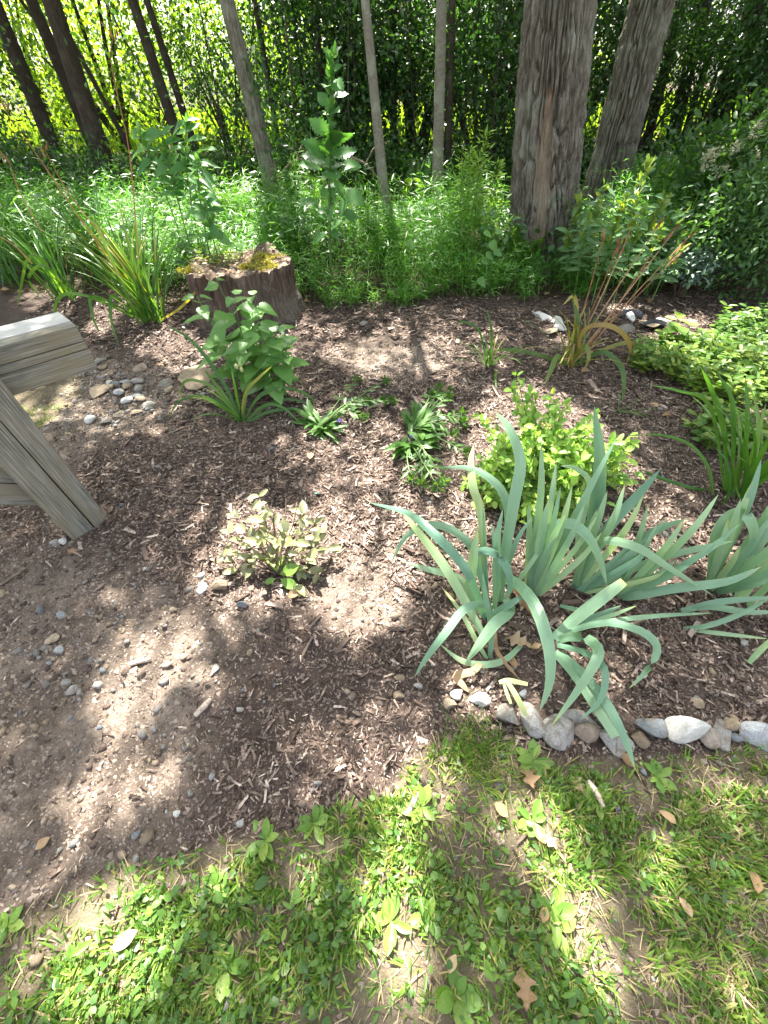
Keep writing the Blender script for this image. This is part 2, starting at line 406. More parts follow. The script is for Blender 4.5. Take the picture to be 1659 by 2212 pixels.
def woodmat():
    m, nt, out = newmat('weathered_timber')
    tc = nd(nt, 'ShaderNodeTexCoord'); mp = nd(nt, 'ShaderNodeMapping')
    mp.inputs['Scale'].default_value = (.045, 1, 1); nt.links.new(tc.outputs['Object'], mp.inputs[0])
    mp2 = nd(nt, 'ShaderNodeMapping'); mp2.inputs['Scale'].default_value = (.25, 1, 1); nt.links.new(tc.outputs['Object'], mp2.inputs[0])
    a = noisetex(nt, mp.outputs[0], 150, 5, .6); b = noisetex(nt, mp2.outputs[0], 9, 4, .6)
    w = nd(nt, 'ShaderNodeTexWave', wave_type='BANDS', bands_direction='Y'); w.inputs['Scale'].default_value = 26
    w.inputs['Distortion'].default_value = 14; w.inputs['Detail'].default_value = 2; w.inputs['Detail Scale'].default_value = .6
    nt.links.new(mp.outputs[0], w.inputs['Vector'])
    f = mth(nt, 'ADD', mth(nt, 'MULTIPLY', a, .88), mth(nt, 'MULTIPLY', w.outputs['Fac'], .12))
    c = ramp(nt, [(.25, (.075, .07, .055)), (.5, (.19, .18, .15)), (.75, (.32, .305, .26))], f).outputs[0]
    c = mixc(nt, mth(nt, 'MULTIPLY', mth(nt, 'SUBTRACT', b, .47), 5.0, True), c, (.19, .165, .10))
    c = mixc(nt, mth(nt, 'MULTIPLY', mth(nt, 'SUBTRACT', .42, b), 7.0, True), c, (.085, .10, .09))
    kn = noisetex(nt, mp2.outputs[0], 22, 2, .5)
    c = mixc(nt, mth(nt, 'MULTIPLY', mth(nt, 'SUBTRACT', kn, .69), 9.0, True), c, (.05, .042, .03))
    at = nd(nt, 'ShaderNodeAttribute', attribute_name='tint')
    c = mixc(nt, mth(nt, 'MULTIPLY', at.outputs['Fac'], mth(nt, 'ADD', .45, a), True), c, (.46, .45, .43))
    p = nd(nt, 'ShaderNodeBsdfPrincipled'); nt.links.new(c, p.inputs['Base Color']); p.inputs['Roughness'].default_value = .85
    p.inputs['Specular IOR Level'].default_value = .2
    bp = nd(nt, 'ShaderNodeBump'); bp.inputs['Strength'].default_value = .5; bp.inputs['Distance'].default_value = .004
    nt.links.new(f, bp.inputs['Height']); nt.links.new(bp.outputs[0], p.inputs['Normal'])
    nt.links.new(p.outputs[0], out.inputs[0])
    return m
M_WOOD = woodmat()

# ------------------------------------------------------------------ zones of the ground (materials that lie there; one sun patch made paler)
LAWN = [(-300, 2010), (60, 1960), (230, 1890), (420, 1830), (560, 1815), (640, 1770), (760, 1740), (860, 1700), (885, 1640), (960, 1590), (1060, 1580),
        (1130, 1625), (1260, 1650), (1370, 1655), (1500, 1632), (1700, 1600), (2100, 1580), (2300, 2700), (-600, 2700)]
LAWN2 = [(-60, 960), (20, 860), (90, 815), (180, 810), (192, 840), (150, 890), (90, 930), (20, 1000)]
SOIL = [(-400, 1130), (140, 1175), (300, 1250), (420, 1290), (520, 1330), (560, 1400), (500, 1480), (440, 1560), (430, 1700), (400, 1800), (300, 1850), (200, 1910), (-400, 2100)]
SOIL2 = [(-100, 700), (200, 760), (330, 790), (420, 830), (360, 900), (240, 950), (170, 1010), (60, 1060), (-100, 1100)]
SUNPATCH = [(690, 1250), (760, 1215), (850, 1240), (880, 1310), (830, 1370), (740, 1370), (690, 1320)]  # dusty soil colour laid over bark chips to brighten the sun patch
SOIL4 = [(740, 740), (860, 720), (960, 760), (930, 810), (800, 815)]
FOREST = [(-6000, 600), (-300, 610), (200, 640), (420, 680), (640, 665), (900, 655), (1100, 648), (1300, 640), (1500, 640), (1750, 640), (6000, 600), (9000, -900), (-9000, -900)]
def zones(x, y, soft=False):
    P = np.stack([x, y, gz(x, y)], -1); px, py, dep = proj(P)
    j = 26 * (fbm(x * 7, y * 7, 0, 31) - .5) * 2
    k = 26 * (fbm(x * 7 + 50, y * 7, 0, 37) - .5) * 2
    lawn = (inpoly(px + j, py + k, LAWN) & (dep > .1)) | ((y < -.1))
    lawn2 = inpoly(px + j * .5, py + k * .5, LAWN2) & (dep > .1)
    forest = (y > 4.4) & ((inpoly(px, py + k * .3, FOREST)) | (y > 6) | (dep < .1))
    so = np.zeros(np.shape(px))
    for a in range(9):
        r_ = 62 if a else 0; dx, dy = r_ * math.cos(a * .785), r_ * math.sin(a * .785)
        so = so + (inpoly(px + j * 1.6 + dx, py + k * 1.6 + dy, SOIL) | inpoly(px + j + dx * .4, py + k + dy * .4, SOIL2) | inpoly(px + j + dx * .5, py + k + dy * .5, SUNPATCH) | inpoly(px + j + dx * .5, py + k + dy * .3, SOIL4))
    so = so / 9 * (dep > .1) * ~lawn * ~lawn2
    return lawn | lawn2, so, forest

# ------------------------------------------------------------------ ground sheet
def axis(a, b, step, far):
    c = list(np.arange(a, b + 1e-6, step)); s = step; lo_, hi = c[0], c[-1]
    while hi < far: s *= 1.22; hi += s; c.append(hi)
    s = step; pre = []
    while lo_ > -far: s *= 1.22; lo_ -= s; pre.append(lo_)
    return np.array(pre[::-1] + c)
gx = axis(-3.2, 3.2, .024, 260); gy = axis(-.5, 5.0, .024, 260)
XX, YY = np.meshgrid(gx, gy)
ZZ = gz(XX, YY)
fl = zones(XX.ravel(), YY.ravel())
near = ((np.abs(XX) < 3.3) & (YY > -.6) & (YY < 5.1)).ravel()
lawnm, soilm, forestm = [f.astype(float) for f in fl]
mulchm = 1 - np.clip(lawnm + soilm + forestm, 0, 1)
fine = (fbm(XX * 22, YY * 22, 0, 3) - .5).ravel()
coarse = (fbm(XX * 9, YY * 9, 0, 4) - .5).ravel()
Zf = ZZ.ravel() + near * (mulchm * (.035 * fine + .03 * coarse) + soilm * (.03 * fine + .04 * coarse) + lawnm * .02 * coarse)
nx, ny = len(gx), len(gy)
ii = (np.arange(ny - 1)[:, None] * nx + np.arange(nx - 1)[None]).ravel()
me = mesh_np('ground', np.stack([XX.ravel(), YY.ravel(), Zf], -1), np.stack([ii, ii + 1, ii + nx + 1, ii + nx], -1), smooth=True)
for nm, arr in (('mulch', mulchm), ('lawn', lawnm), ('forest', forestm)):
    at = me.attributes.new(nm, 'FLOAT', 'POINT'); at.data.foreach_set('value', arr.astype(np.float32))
def groundmat():
    m, nt, out = newmat('garden_soil')
    tc = nd(nt, 'ShaderNodeTexCoord'); v = tc.outputs['Object']
    A = lambda s: nd(nt, 'ShaderNodeAttribute', attribute_name=s).outputs['Fac']
    n1 = noisetex(nt, v, 3.0, 5, .6); n2 = noisetex(nt, v, 40, 6, .7); n3 = noisetex(nt, v, 160, 4, .7)
    mixn = mth(nt, 'ADD', mth(nt, 'MULTIPLY', n1, .45), mth(nt, 'ADD', mth(nt, 'MULTIPLY', n2, .35), mth(nt, 'MULTIPLY', n3, .2)))
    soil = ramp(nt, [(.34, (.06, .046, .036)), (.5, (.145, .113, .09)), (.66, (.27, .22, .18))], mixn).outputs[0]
    mul = ramp(nt, [(.3, (.03, .021, .017)), (.5, (.08, .058, .048)), (.7, (.16, .12, .10))], mixn).outputs[0]
    lw = ramp(nt, [(.3, (.07, .058, .035)), (.5, (.14, .115, .075)), (.7, (.24, .20, .14))], mixn).outputs[0]
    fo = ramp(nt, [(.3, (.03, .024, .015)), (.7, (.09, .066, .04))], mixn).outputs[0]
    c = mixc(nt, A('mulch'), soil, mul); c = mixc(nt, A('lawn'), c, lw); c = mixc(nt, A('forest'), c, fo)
    p = nd(nt, 'ShaderNodeBsdfPrincipled'); nt.links.new(c, p.inputs['Base Color']); p.inputs['Roughness'].default_value = .95
    p.inputs['Specular IOR Level'].default_value = .15
    vo = nd(nt, 'ShaderNodeTexVoronoi'); vo.inputs['Scale'].default_value = 75; nt.links.new(v, vo.inputs['Vector'])
    b = nd(nt, 'ShaderNodeBump'); b.inputs['Strength'].default_value = .7; b.inputs['Distance'].default_value = .02
    nt.links.new(mth(nt, 'ADD', mth(nt, 'ADD', n2, mth(nt, 'MULTIPLY', n3, .5)), mth(nt, 'MULTIPLY', vo.outputs['Distance'], -.35)), b.inputs['Height'])
    nt.links.new(b.outputs[0], p.inputs['Normal']); nt.links.new(p.outputs[0], out.inputs[0])
    return m
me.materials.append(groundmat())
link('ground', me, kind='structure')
def groundz(x, y):
    """height of the finished sheet"""
    x = np.clip(np.asarray(x, float), gx[0], gx[-1]); y = np.clip(np.asarray(y, float), gy[0], gy[-1])
    i = np.clip(np.searchsorted(gx, x) - 1, 0, nx - 2); j = np.clip(np.searchsorted(gy, y) - 1, 0, ny - 2)
    Zg = Zf.reshape(ny, nx); fx = (x - gx[i]) / (gx[i + 1] - gx[i]); fy = (y - gy[j]) / (gy[j + 1] - gy[j])
    return Zg[j, i] * (1 - fx) * (1 - fy) + Zg[j, i + 1] * fx * (1 - fy) + Zg[j + 1, i] * (1 - fx) * fy + Zg[j + 1, i + 1] * fx * fy
def GS(px, py):
    P = G(px, py); P[2] = groundz(P[0], P[1]); return P

# ------------------------------------------------------------------ sun spots that shape the gaps in the unseen crowns (patches on the ground, layout units)
LIT = [  # cx, cy, rx, ry, angle, light
    (560, 1210, 150, 105, -20, .95), (770, 1285, 95, 75, 10, 1.0), (480, 1130, 70, 60, 0, .6), (700, 1180, 90, 70, 0, .85),
    (345, 1400, 85, 75, 0, .7), (275, 1570, 60, 170, 12, .75), (210, 1740, 85, 62, -20, .8), (420, 1480, 50, 60, 0, .5),
    (330, 1680, 60, 70, 0, .55),
    (800, 1070, 120, 110, 0, .62), (760, 960, 110, 60, 0, .6), (870, 1000, 60, 60, 0, .5), (660, 960, 60, 40, 0, .4),
    (870, 760, 150, 60, 0, .66), (700, 730, 70, 40, 0, .45), (780, 690, 220, 28, 0, .25),
    (915, 1180, 85, 80, 20, .8), (990, 1120, 70, 70, 0, .7), (1160, 950, 150, 105, 15, .92), (1090, 1050, 60, 70, 0, .7), (960, 960, 60, 70, 0, .6),
    (1400, 1000, 90, 70, 30, .3), (1545, 770, 130, 70, 0, .7), (1440, 730, 60, 30, 0, .5), (1620, 860, 60, 60, 0, .5), (1310, 940, 40, 30, 0, .5),
    (1400, 680, 95, 20, 10, .98), (1490, 690, 60, 18, 0, .8), (1250, 720, 80, 40, 0, .4), (1060, 760, 60, 40, 0, .45),
    (395, 775, 55, 35, 0, .8), (560, 720, 120, 90, 0, .5), (600, 860, 70, 40, 0, .5), (250, 900, 110, 50, 0, .25), (60, 860, 100, 60, 0, .45),
    (330, 570, 110, 110, 0, .85), (340, 722, 85, 34, 0, .95), (240, 690, 90, 34, 0, .75), (120, 640, 80, 40, 0, .6), (140, 520, 120, 60, 0, .4), (520, 600, 90, 50, 0, .75), (440, 520, 160, 60, 0, .75), (30, 440, 60, 30, 0, .4),
    (1010, 470, 130, 60, 0, .8), (1010, 400, 60, 60, 0, .9), (760, 540, 110, 50, 0, .45), (900, 560, 160, 60, 0, .5), (1150, 560, 100, 60, 0, .6), (620, 500, 70, 60, 0, .5),
    (1370, 560, 60, 40, 0, .8), (1400, 430, 60, 40, 0, .8), (1300, 520, 80, 50, 0, .5), (1520, 400, 100, 40, 0, .4), (1620, 540, 60, 60, 0, .3), (690, 420, 90, 60, 0, .35),
    (905, 1700, 60, 85, 10, .95), (865, 1990, 55, 150, -4, .95), (1255, 1975, 34, 190, -19, 1.0), (1195, 1800, 30, 70, -10, .95), (1320, 1990, 14, 120, -20, .55),
    (220, 2070, 170, 110, -20, .9), (420, 1960, 60, 60, 0, .5), (700, 1900, 90, 40, 0, .2), (1060, 1800, 70, 60, 0, .18), (1520, 1900, 150, 120, 0, .15),
    (1560, 2110, 150, 90, 0, .25), (1000, 2080, 100, 60, 0, .18), (520, 2140, 150, 60, 0, .2), (1600, 1700, 80, 50, 0, .25), (820, 1740, 60, 30, 0, .5),
    (780, 1655, 110, 32, 0, .6), (700, 1590, 70, 40, 0, .35), (1030, 1500, 45, 35, 0, 1.0), (1100, 1540, 70, 25, 0, .75), (870, 1530, 60, 40, 0, .4), (1470, 1575, 60, 30, 0, .55),
    (1200, 1200, 120, 70, 0, .45), (1080, 1240, 80, 80, 0, .55), (1450, 1150, 220, 110, -15, .4), (1280, 1420, 120, 80, 0, .25), (1600, 1180, 60, 120, 0, .45), (980, 1350, 80, 60, 0, .5),
]
def lit(px, py):
    L = np.full(np.shape(px), .06)
    w = 52 * (fbm(px / 55, py / 55, 0, 71) - .5); w2 = 52 * (fbm(px / 55 + 40, py / 55, 0, 73) - .5)
    for cx, cy_, rx, ry, an, v in LIT:
        a = math.radians(an); dx, dy = px + w * min(1, rx / 50) - cx, py + w2 * min(1, ry / 50) - cy_
        u = (dx * math.cos(a) + dy * math.sin(a)) / rx; q = (-dx * math.sin(a) + dy * math.cos(a)) / ry
        r = np.sqrt(u * u + q * q)
        L = np.maximum(L, .06 + (min(1, v * 1.12) - .06) * (1 - sstep(.85, 1.22, r)))
    L = np.where((py < 490) & ((px < 930) | (px > 1090)), np.minimum(L, .06 + .5 * sstep(440, 520, py) * L + (L - .06) * .35), L)
    return L

# ------------------------------------------------------------------ trees
TREES = []
def trunk_mesh(mb, p0, p1, r0, r1, ht, seed, ridge=.0, flare=.35, th_n=28, z_n=40, freq=5.0, scar=None):
    """p0 base, p1 a point the axis runs through; tapered, ridged"""
    ax = (p1 - p0) / (p1[2] - p0[2])
    zs = np.concatenate([np.linspace(-.25, 3.2, int(z_n * .8)), np.linspace(3.4, ht, max(4, int(z_n * .2)))]) if z_n > 20 else np.linspace(-.25, ht, z_n)
    th = np.arange(th_n) * 2 * math.pi / th_n
    Zg, Tg = np.meshgrid(zs, th, indexing='ij')
    hseen = p1[2] - p0[2]
    R = r0 + (r1 - r0) * np.clip(Zg / hseen, -.2, 1) - np.clip(Zg - hseen, 0, 99) * r1 * .05
    R = np.maximum(R, r1 * .35)
    bend = .03 * r0
    R = R * (1 + flare * np.exp(-np.clip(Zg, 0, 9) / .22) * (.6 + .6 * noise(np.cos(Tg) * 2, np.sin(Tg) * 2, 0, seed)))
    R = R * (1 + .10 * (fbm(np.cos(Tg) * 1.3, np.sin(Tg) * 1.3, Zg * .8, seed + 5) - .5))
    tint = np.zeros_like(R)
    if ridge:
        cx, sy = np.cos(Tg) * freq, np.sin(Tg) * freq
        wob = 0.35 * (fbm(np.cos(Tg) * 3, np.sin(Tg) * 3, Zg * 2.2, seed + 3) - .5)
        n1 = noise(cx * 1.9 + wob * 4, sy * 1.9 + wob * 4, Zg * 5.0, seed + 1)
        n2 = noise(cx * 5.3, sy * 5.3, Zg * 11, seed + 2)
        rd = np.clip(np.abs(2 * n1 - 1) * 2.6, 0, 1) ** .7
        amt = np.ones_like(R)
        if scar is not None:
            ta, z0, z1, hw = scar
            dth = np.abs((Tg - ta + math.pi) % (2 * math.pi) - math.pi)
            e = hw * np.clip(np.sin(np.clip((Zg - z0) / (z1 - z0), 0, 1) * math.pi), 0, 1) ** .5
            e = e * (.45 + 1.1 * fbm(Tg * 7, Zg * 4, 0, seed + 9))
            s_ = 1 - sstep(.75, 1.05, dth / np.maximum(e, 1e-3))
            amt = 1 - .85 * s_; R = R - s_ * r0 * .10
            tint = s_ * (.15 + .9 * noise(Tg * 26, Zg * 2.2, 0, seed + 11))
        R = R + ridge * amt * (rd - .8) + ridge * .45 * amt * (n2 - .5)
    wobx = .06 * r0 * np.sin(Zg * 1.3 + seed); woby = .06 * r0 * np.cos(Zg * 1.1 + seed)
    V = np.stack([p0[0] + ax[0] * Zg + wobx + R * np.cos(Tg), p0[1] + ax[1] * Zg + woby + R * np.sin(Tg), p0[2] + Zg], -1)
    nz_, nt_ = Zg.shape
    a = (np.arange(nz_ - 1)[:, None] * nt_ + np.arange(nt_)[None]); b = (np.arange(nz_ - 1)[:, None] * nt_ + (np.arange(nt_)[None] + 1) % nt_)
    mb.add(V.reshape(-1, 3), np.stack([a, b, b + nt_, a + nt_], -1).reshape(-1, 4), None, tint.ravel())
    top = p0 + ax * (ht - .1)
    return top
def tree(label, bx, by, tx, ty, wb, wt, y, mat, ht=7.5, ridge=0, th_n=18, z_n=26, seed=1, flare=.25, scar=None, freq=5., group='trees of the wood'):
    """axis through layout points (bx,by) and (tx,ty) in the plane at distance y; widths in layout units there"""
    A, B = vp(bx, by, y), vp(tx, ty, y)
    d = (B - A) / (B[2] - A[2])
    p0 = A + d * (gz(A[0], y) - A[2]); p0[2] = float(gz(p0[0], p0[1]))
    dA = float(proj(A)[2]); dB = float(proj(B)[2])
    r0, r1 = wb * dA / FL / 2, wt * dB / FL / 2
    t = thing('tree', label, 'tree', p0, group)
    mb = MB(); top = trunk_mesh(mb, p0, B, r0, r1, ht, seed, ridge, flare, th_n, z_n, freq, scar)
    part('trunk', mb, mat, t)
    TREES.append(dict(t=t, top=top, p0=p0, r=r1, mat=mat))
    return t
BIG = tree('massive furrowed tree trunk with a bare tan scar low on its bark', 1172, 480, 1214, 0, 134, 140, 5.3, M_BARK, 8.5, .085, 420, 300, 3, .2, (-1.95, .02, 1.4, .27), 7.0)
tree('large furrowed trunk leaning right just beside the massive scarred trunk', 1296, 440, 1410, 0, 78, 84, 6.6, M_BARK, 8.5, .07, 300, 260, 8, .2, None, 6.0)
tree('straight slim pale trunk with lichen blotches in the centre of the wood', 944, 425, 953, 0, 23, 23, 6.4, M_BARKPALE, 7.0, .003, 24, 60, 12, .2)
tree('dark narrow trunk close behind the straight slim pale trunk', 966, 350, 977, 0, 17, 16, 7.8, M_BARKDARK, 7.0, .004, 18, 30, 14)
tree('slim brown trunk tilting left, standing just right of the tall toothed weed', 830, 415, 788, 0, 24, 19, 6.0, M_BARKPALE, 4.6, .003, 24, 50, 17, .25)
IVYTREE = tree('medium brown trunk with ivy climbing its right side at the base', 586, 395, 489, 0, 39, 31, 6.4, M_BARK, 7.5, .016, 70, 120, 19, .35, None, 3.0)
tree('thick black trunk at upper left, right one of the two crossing each other', 206, 285, 110, 0, 40, 36, 8.2, M_BARKDARK, 8.0, .008, 30, 40, 22)
tree('thick black trunk at upper left, left one of the two crossing each other', 196, 300, 66, 0, 30, 24, 9.2, M_BARKDARK, 8.0, .008, 30, 40, 24)
tree('black trunk nearest the top left corner of the picture', 92, 262, -22, -20, 34, 28, 8.8, M_BARKDARK, 8.0, .008, 30, 40, 26)
tree('dark trunk against the bright leaves, left of the slanting pair', 375, 268, 287, 0, 25, 21, 8.4, M_BARKDARK, 7.5, .005, 24, 40, 28)
tree('dark thinner trunk against the bright leaves, right of the slanting pair', 412, 290, 316, 0, 18, 14, 9.0, M_BARKDARK, 7.5, .004, 20, 40, 30)
tree('thin dark sapling trunk between the thick black trunks and the slanting pair', 252, 270, 130, 40, 13, 9, 8.8, M_BARKDARK, 5.5, .002, 12, 24, 32)
tree('thin dark trunk just right of the ivy-clad brown trunk', 594, 262, 550, 0, 13, 11, 9.0, M_BARKDARK, 6.5, .002, 14, 24, 34)
tree('dark trunk standing behind the tip of the tall toothed weed', 706, 300, 678, 0, 15, 14, 8.6, M_BARKDARK, 7.0, .003, 14, 24, 36)
tree('dark thin trunk between the slim brown trunk and the pale one', 850, 300, 850, 20, 16, 13, 8.6, M_BARKDARK, 6.5, .003, 14, 24, 38)
tree('far black trunk at right, first one past the big leaning trunk', 1398, 300, 1428, 190, 20, 17, 11.0, M_BARKDARK, 7.0, .003, 16, 24, 40)
tree('far black trunk at right, second one past the big leaning trunk', 1452, 305, 1484, 170, 28, 26, 10.5, M_BARKDARK, 7.5, .005, 20, 24, 42)
tree('far thin black trunk at right, third one past the big leaning trunk', 1476, 300, 1512, 180, 14, 12, 11.5, M_BARKDARK, 7.0, .003, 14, 24, 44)
tree('thick far black trunk at right behind the cream flower heads', 1526, 325, 1568, 200, 42, 38, 9.6, M_BARKDARK, 8.0, .008, 26, 30, 46)
tree('far dark trunk close to the right edge of the picture', 1602, 320, 1650, 190, 22, 20, 10.8, M_BARKDARK, 7.5, .005, 20, 24, 48)

# crowns overhead: leaves spread through the height 4.2-8.6 m, out of view, gaps shaped to drop sun on the LIT patches
NL = 420000
Gx, Gy = U(-9, 9, NL), U(-2.2, 13.5, NL)
Zl = U(4.2, 8.6, NL)
Lm_px, Lm_py, Lm_d = proj(np.stack([Gx, Gy, gz(Gx, Gy)], -1))
inview = (Lm_d > .1) & (Lm_px > -150) & (Lm_px < 1810) & (Lm_py > 300) & (Lm_py < 2350)
def lit_at(ox, oy):
    a_, b_, c_ = proj(np.stack([Gx + ox, Gy + oy, gz(Gx, Gy)], -1)); return lit(a_, b_)
Lc = lit_at(0, 0)
for ox, oy in ((.05, 0), (-.05, 0), (0, .06), (0, -.06)):
    Lo = lit_at(ox, oy); Lc = np.where(Lo > .88, np.maximum(Lc, Lo), Lc)
L_ = np.where(inview, Lc, np.where(Gy > 5.6, .06, .22 + .35 * (fbm(Gx * 1.3, Gy * 1.3, 0, 77) > .55)))
AREA = .00245
dens = NL / (18 * 15.7)
tau = np.where(L_ > .93, 0, -np.log(np.clip(L_, .035, .97)))
keep = U(0, 1, NL) < tau / (dens * AREA)
Gx, Gy, Zl = Gx[keep], Gy[keep], Zl[keep]
Pl = np.stack([Gx, Gy, gz(Gx, Gy)], -1); Pl = Pl + SUN[None] * ((Zl - Pl[:, 2]) / SUN[2])[:, None]
tops = np.array([t['top'] for t in TREES]); owner = np.argmin(np.hypot(Pl[:, None, 0] - tops[None, :, 0], (Pl[:, None, 1] - tops[None, :, 1]) * .8), 1)
for k, t in enumerate(TREES):
    P = Pl[owner == k]
    top, p0 = t['top'], t['p0']
    mb = MB()
    if len(P) > 10:
        pick = P[rng.choice(len(P), min(7, len(P)), replace=False)]
        for q in pick:
            f = U(.62, .95); s0 = p0 + (top - p0) * f
            mid = (s0 + q) / 2 + np.array([0, 0, .35])
            mb.add(*(lambda v, q_, t_: (v, q_, None, 0.0))(*tube([s0, mid, q], [min(t['r'] * .3, .035), .02, .006], 5, 8)))
        part('limb', mb, t['mat'], t['t'])
    if len(P):
        mb = MB()
        D = rand_dirs(len(P)); D[:, 2] *= .5
        N = SUN[None] + .75 * rand_dirs(len(P))
        scatter(mb, QUADLEAF, P - D * .08, D, N, U(.085, .145, len(P)), U(0, 1, len(P)))
        part('crown', mb, M_CANOPY, t['t'], False)

# ------------------------------------------------------------------ understory and far trees
def leafy(label, name, cat, base, ext, nclump, nleaf, lsize, mat, group=None, stemr=.02, zlo=.2, tmpl=QUADLEAF, clr=.3, stem=True, up=.4, stemmat=None):
    """crown of leaf clumps inside an ellipsoid ext above base, with a branching trunk"""
    base = np.asarray(base, float); ext = np.asarray(ext, float)
    t = thing(name, label, cat, base, group)
    u = rand_dirs(nclump) * (U(.25, 1, nclump) ** .45)[:, None]
    c = base + np.array([0, 0, zlo + ext[2]]) + u * ext
    if stem:
        mb = MB()
        nb = min(nclump, 9)
        for q in c[rng.choice(nclump, nb, replace=False)]:
            m1 = base + (q - base) * .45 + np.array([0, 0, .12 * ext[2]]) + rand_dirs(1)[0] * .1 * ext
            v, q_, tt = tube([base - [0, 0, .05], m1, q], [stemr, stemr * .6, stemr * .2], 5, 7); mb.add(v, q_, None, 0.0)
        part('trunk' if cat == 'tree' else 'stem', mb, stemmat or M_BARKDARK, t)
    n = nclump * nleaf
    ci = np.repeat(np.arange(nclump), nleaf)
    P = c[ci] + rng.normal(size=(n, 3)) * clr * np.array([1, 1, .7])
    P[:, 2] = np.maximum(P[:, 2], gz(P[:, 0], P[:, 1]) + .02)
    D = rand_dirs(n) + .8 * (P - c[ci]) / max(clr, .01) * .5; D[:, 2] -= .15
    N = rand_dirs(n) * .8 + np.array([0, 0, up + .3])
    mb = MB(); scatter(mb, tmpl, P, D, N, U(.7, 1.3, n) * lsize, np.clip(U(0, 1, n) * .6 + np.repeat(U(0, .4, nclump), nleaf), 0, 1))
    o = part('crown' if cat == 'tree' else 'foliage', mb, mat, t, False)
    return t
MARKS = [(-40, 'the left edge'), (90, 'the corner trunk'), (200, 'the crossing black trunks'), (390, 'the slanting dark pair'), (560, 'the ivy-clad trunk'), (706, 'the tall jagged weed'), (818, 'the slim brown trunk'), (948, 'the pale trunk'), (1190, 'the massive trunk'), (1350, 'the leaning trunk'), (1462, 'the far black trunks'), (1546, 'the thick far trunk'), (1640, 'the right edge')]
SEEN = {}
def place_of(what, P):
    px, py, d = proj(np.asarray(P, float) + [0, 0, 1.2])
    if px <= MARKS[0][0]: s_ = 'beyond the left edge of the picture'
    elif px >= MARKS[-1][0]: s_ = 'beyond the right edge of the picture'
    else:
        i = max(k for k in range(len(MARKS)) if MARKS[k][0] <= px); s_ = 'between ' + MARKS[i][1] + ' and ' + MARKS[i + 1][1]
    n = SEEN.get((what, s_), 0); SEEN[(what, s_)] = n + 1
    return what + ' ' + s_ + ('', ', second one', ', third one', ', fourth one', ', fifth one', ', sixth one', ', seventh one', ', eighth one')[n]
# far sunlit trees beyond the wood
far = [(-13, 15, 'left edge'), (-9.5, 17, ''), (-6.4, 14.5, ''), (-7.6, 20, ''), (-3.6, 17.5, ''), (-1.2, 16, ''), (1.2, 18.5, ''), (3.6, 16.5, ''), (-11.5, 22, ''), (-2.4, 23, ''), (-16, 19, ''),
       (6.6, 19, ''), (-5, 26, ''), (9.5, 22, ''), (13, 18, ''), (17, 21, '')]
for k, (x, y, _) in enumerate(far):
    dense = 78 if x < 0 else 44
    leafy(place_of('far sunlit yellow-green tree', (x, y, .4)), 'far_tree', 'tree', (x, y, float(gz(x, y))), (2.4, 1.6, 2.3), dense, 85, .125, M_BACK, 'sunlit trees beyond the wood', .08, .1, QUADLEAF, .5)
# understory trees inside the wood (dark leaves, low boughs)
und = [(-5.6, 8.3, .8, .9), (-7.4, 9.4, 1.0, 1.2), (-.9, 9.3, .9, 1.0), (-.3, 8.4, .7, .9), (.6, 9.0, 1.0, 1.15), (1.6, 8.3, .9, 1.0), (2.2, 9.6, 1.1, 1.2), (3.1, 9.0, 1.0, 1.1), (4.6, 9.6, 1.0, 1.0), (6.2, 9.0, 1.1, 1.1), (7.4, 8.6, 1.2, 1.15), (1.0, 10.8, 1.2, 1.3), (3.2, 11, 1.3, 1.3), (5.6, 8.2, .8, .9), (7.0, 10.2, 1.3, 1.3), (8.6, 9.2, 1.2, 1.2), (-.6, 12.0, 1.2, 1.3), (1.6, 12.8, 1.3, 1.4), (3.6, 13.0, 1.4, 1.5), (5.2, 11.6, 1.2, 1.3), (7.2, 12.4, 1.4, 1.4), (9.6, 12.0, 1.4, 1.4), (11.5, 12.6, 1.5, 1.4), (-3.2, 12.6, .9, 1.0)]
for x, y, rx, rz in und:
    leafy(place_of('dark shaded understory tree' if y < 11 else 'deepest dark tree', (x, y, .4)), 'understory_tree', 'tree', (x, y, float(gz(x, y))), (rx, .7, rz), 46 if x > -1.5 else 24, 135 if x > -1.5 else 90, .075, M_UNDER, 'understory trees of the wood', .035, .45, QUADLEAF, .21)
# low shrubs on the wood floor
for k in range(20):
    x = -6.4 + k * .62 + U(-.2, .2); y = U(7.0, 8.4)
    leafy(place_of('low dark woodland shrub', (x, y, .4)), 'woodland_shrub', 'shrub', (x, y, float(gz(x, y))), (.5, .4, U(.25, .5)), 16, 80, .065, M_UNDER, 'low shrubs on the wood floor', .01, 0, QUADLEAF, .18)
# bare vines and whippy stems in the wood
for k, (x0, y0, x1, y1, yy) in enumerate([(640, 330, 610, 0, 7.4), (335, 230, 230, 20, 8), (480, 300, 430, 20, 8.0), (770, 330, 760, 60, 7.6), (900, 320, 880, 40, 8), (1060, 330, 1080, 60, 7.6), (1010, 330, 1030, 40, 7.8), (520, 300, 545, 40, 8.2)]):
    A, B = vp(x0, y0, yy), vp(x1, y1, yy); A = A + (B - A) / (B[2] - A[2]) * (gz(A[0], yy) - A[2])
    t = thing('sapling', place_of('thin whippy sapling', A), 'sapling', A, 'bare saplings in the wood')
    mb = MB(); v, q, tt = tube([A, (A + B) / 2 + [U(-.1, .1), 0, 0], B + (B - A) * .3], [.016, .012, .006], 5, 10); mb.add(v, q, None, 0.)
    part('trunk', mb, M_BARKDARK, t)
    n = 160; f = U(.2, 1.2, n)[:, None]; P = A + (B - A) * f + rng.normal(size=(n, 3)) * .22
    mb = MB(); scatter(mb, QUADLEAF, P, rand_dirs(n), rand_dirs(n) + [0, 0, .7], U(.06, .11, n), U(0, 1, n)); part('crown', mb, M_UNDER, t, False)
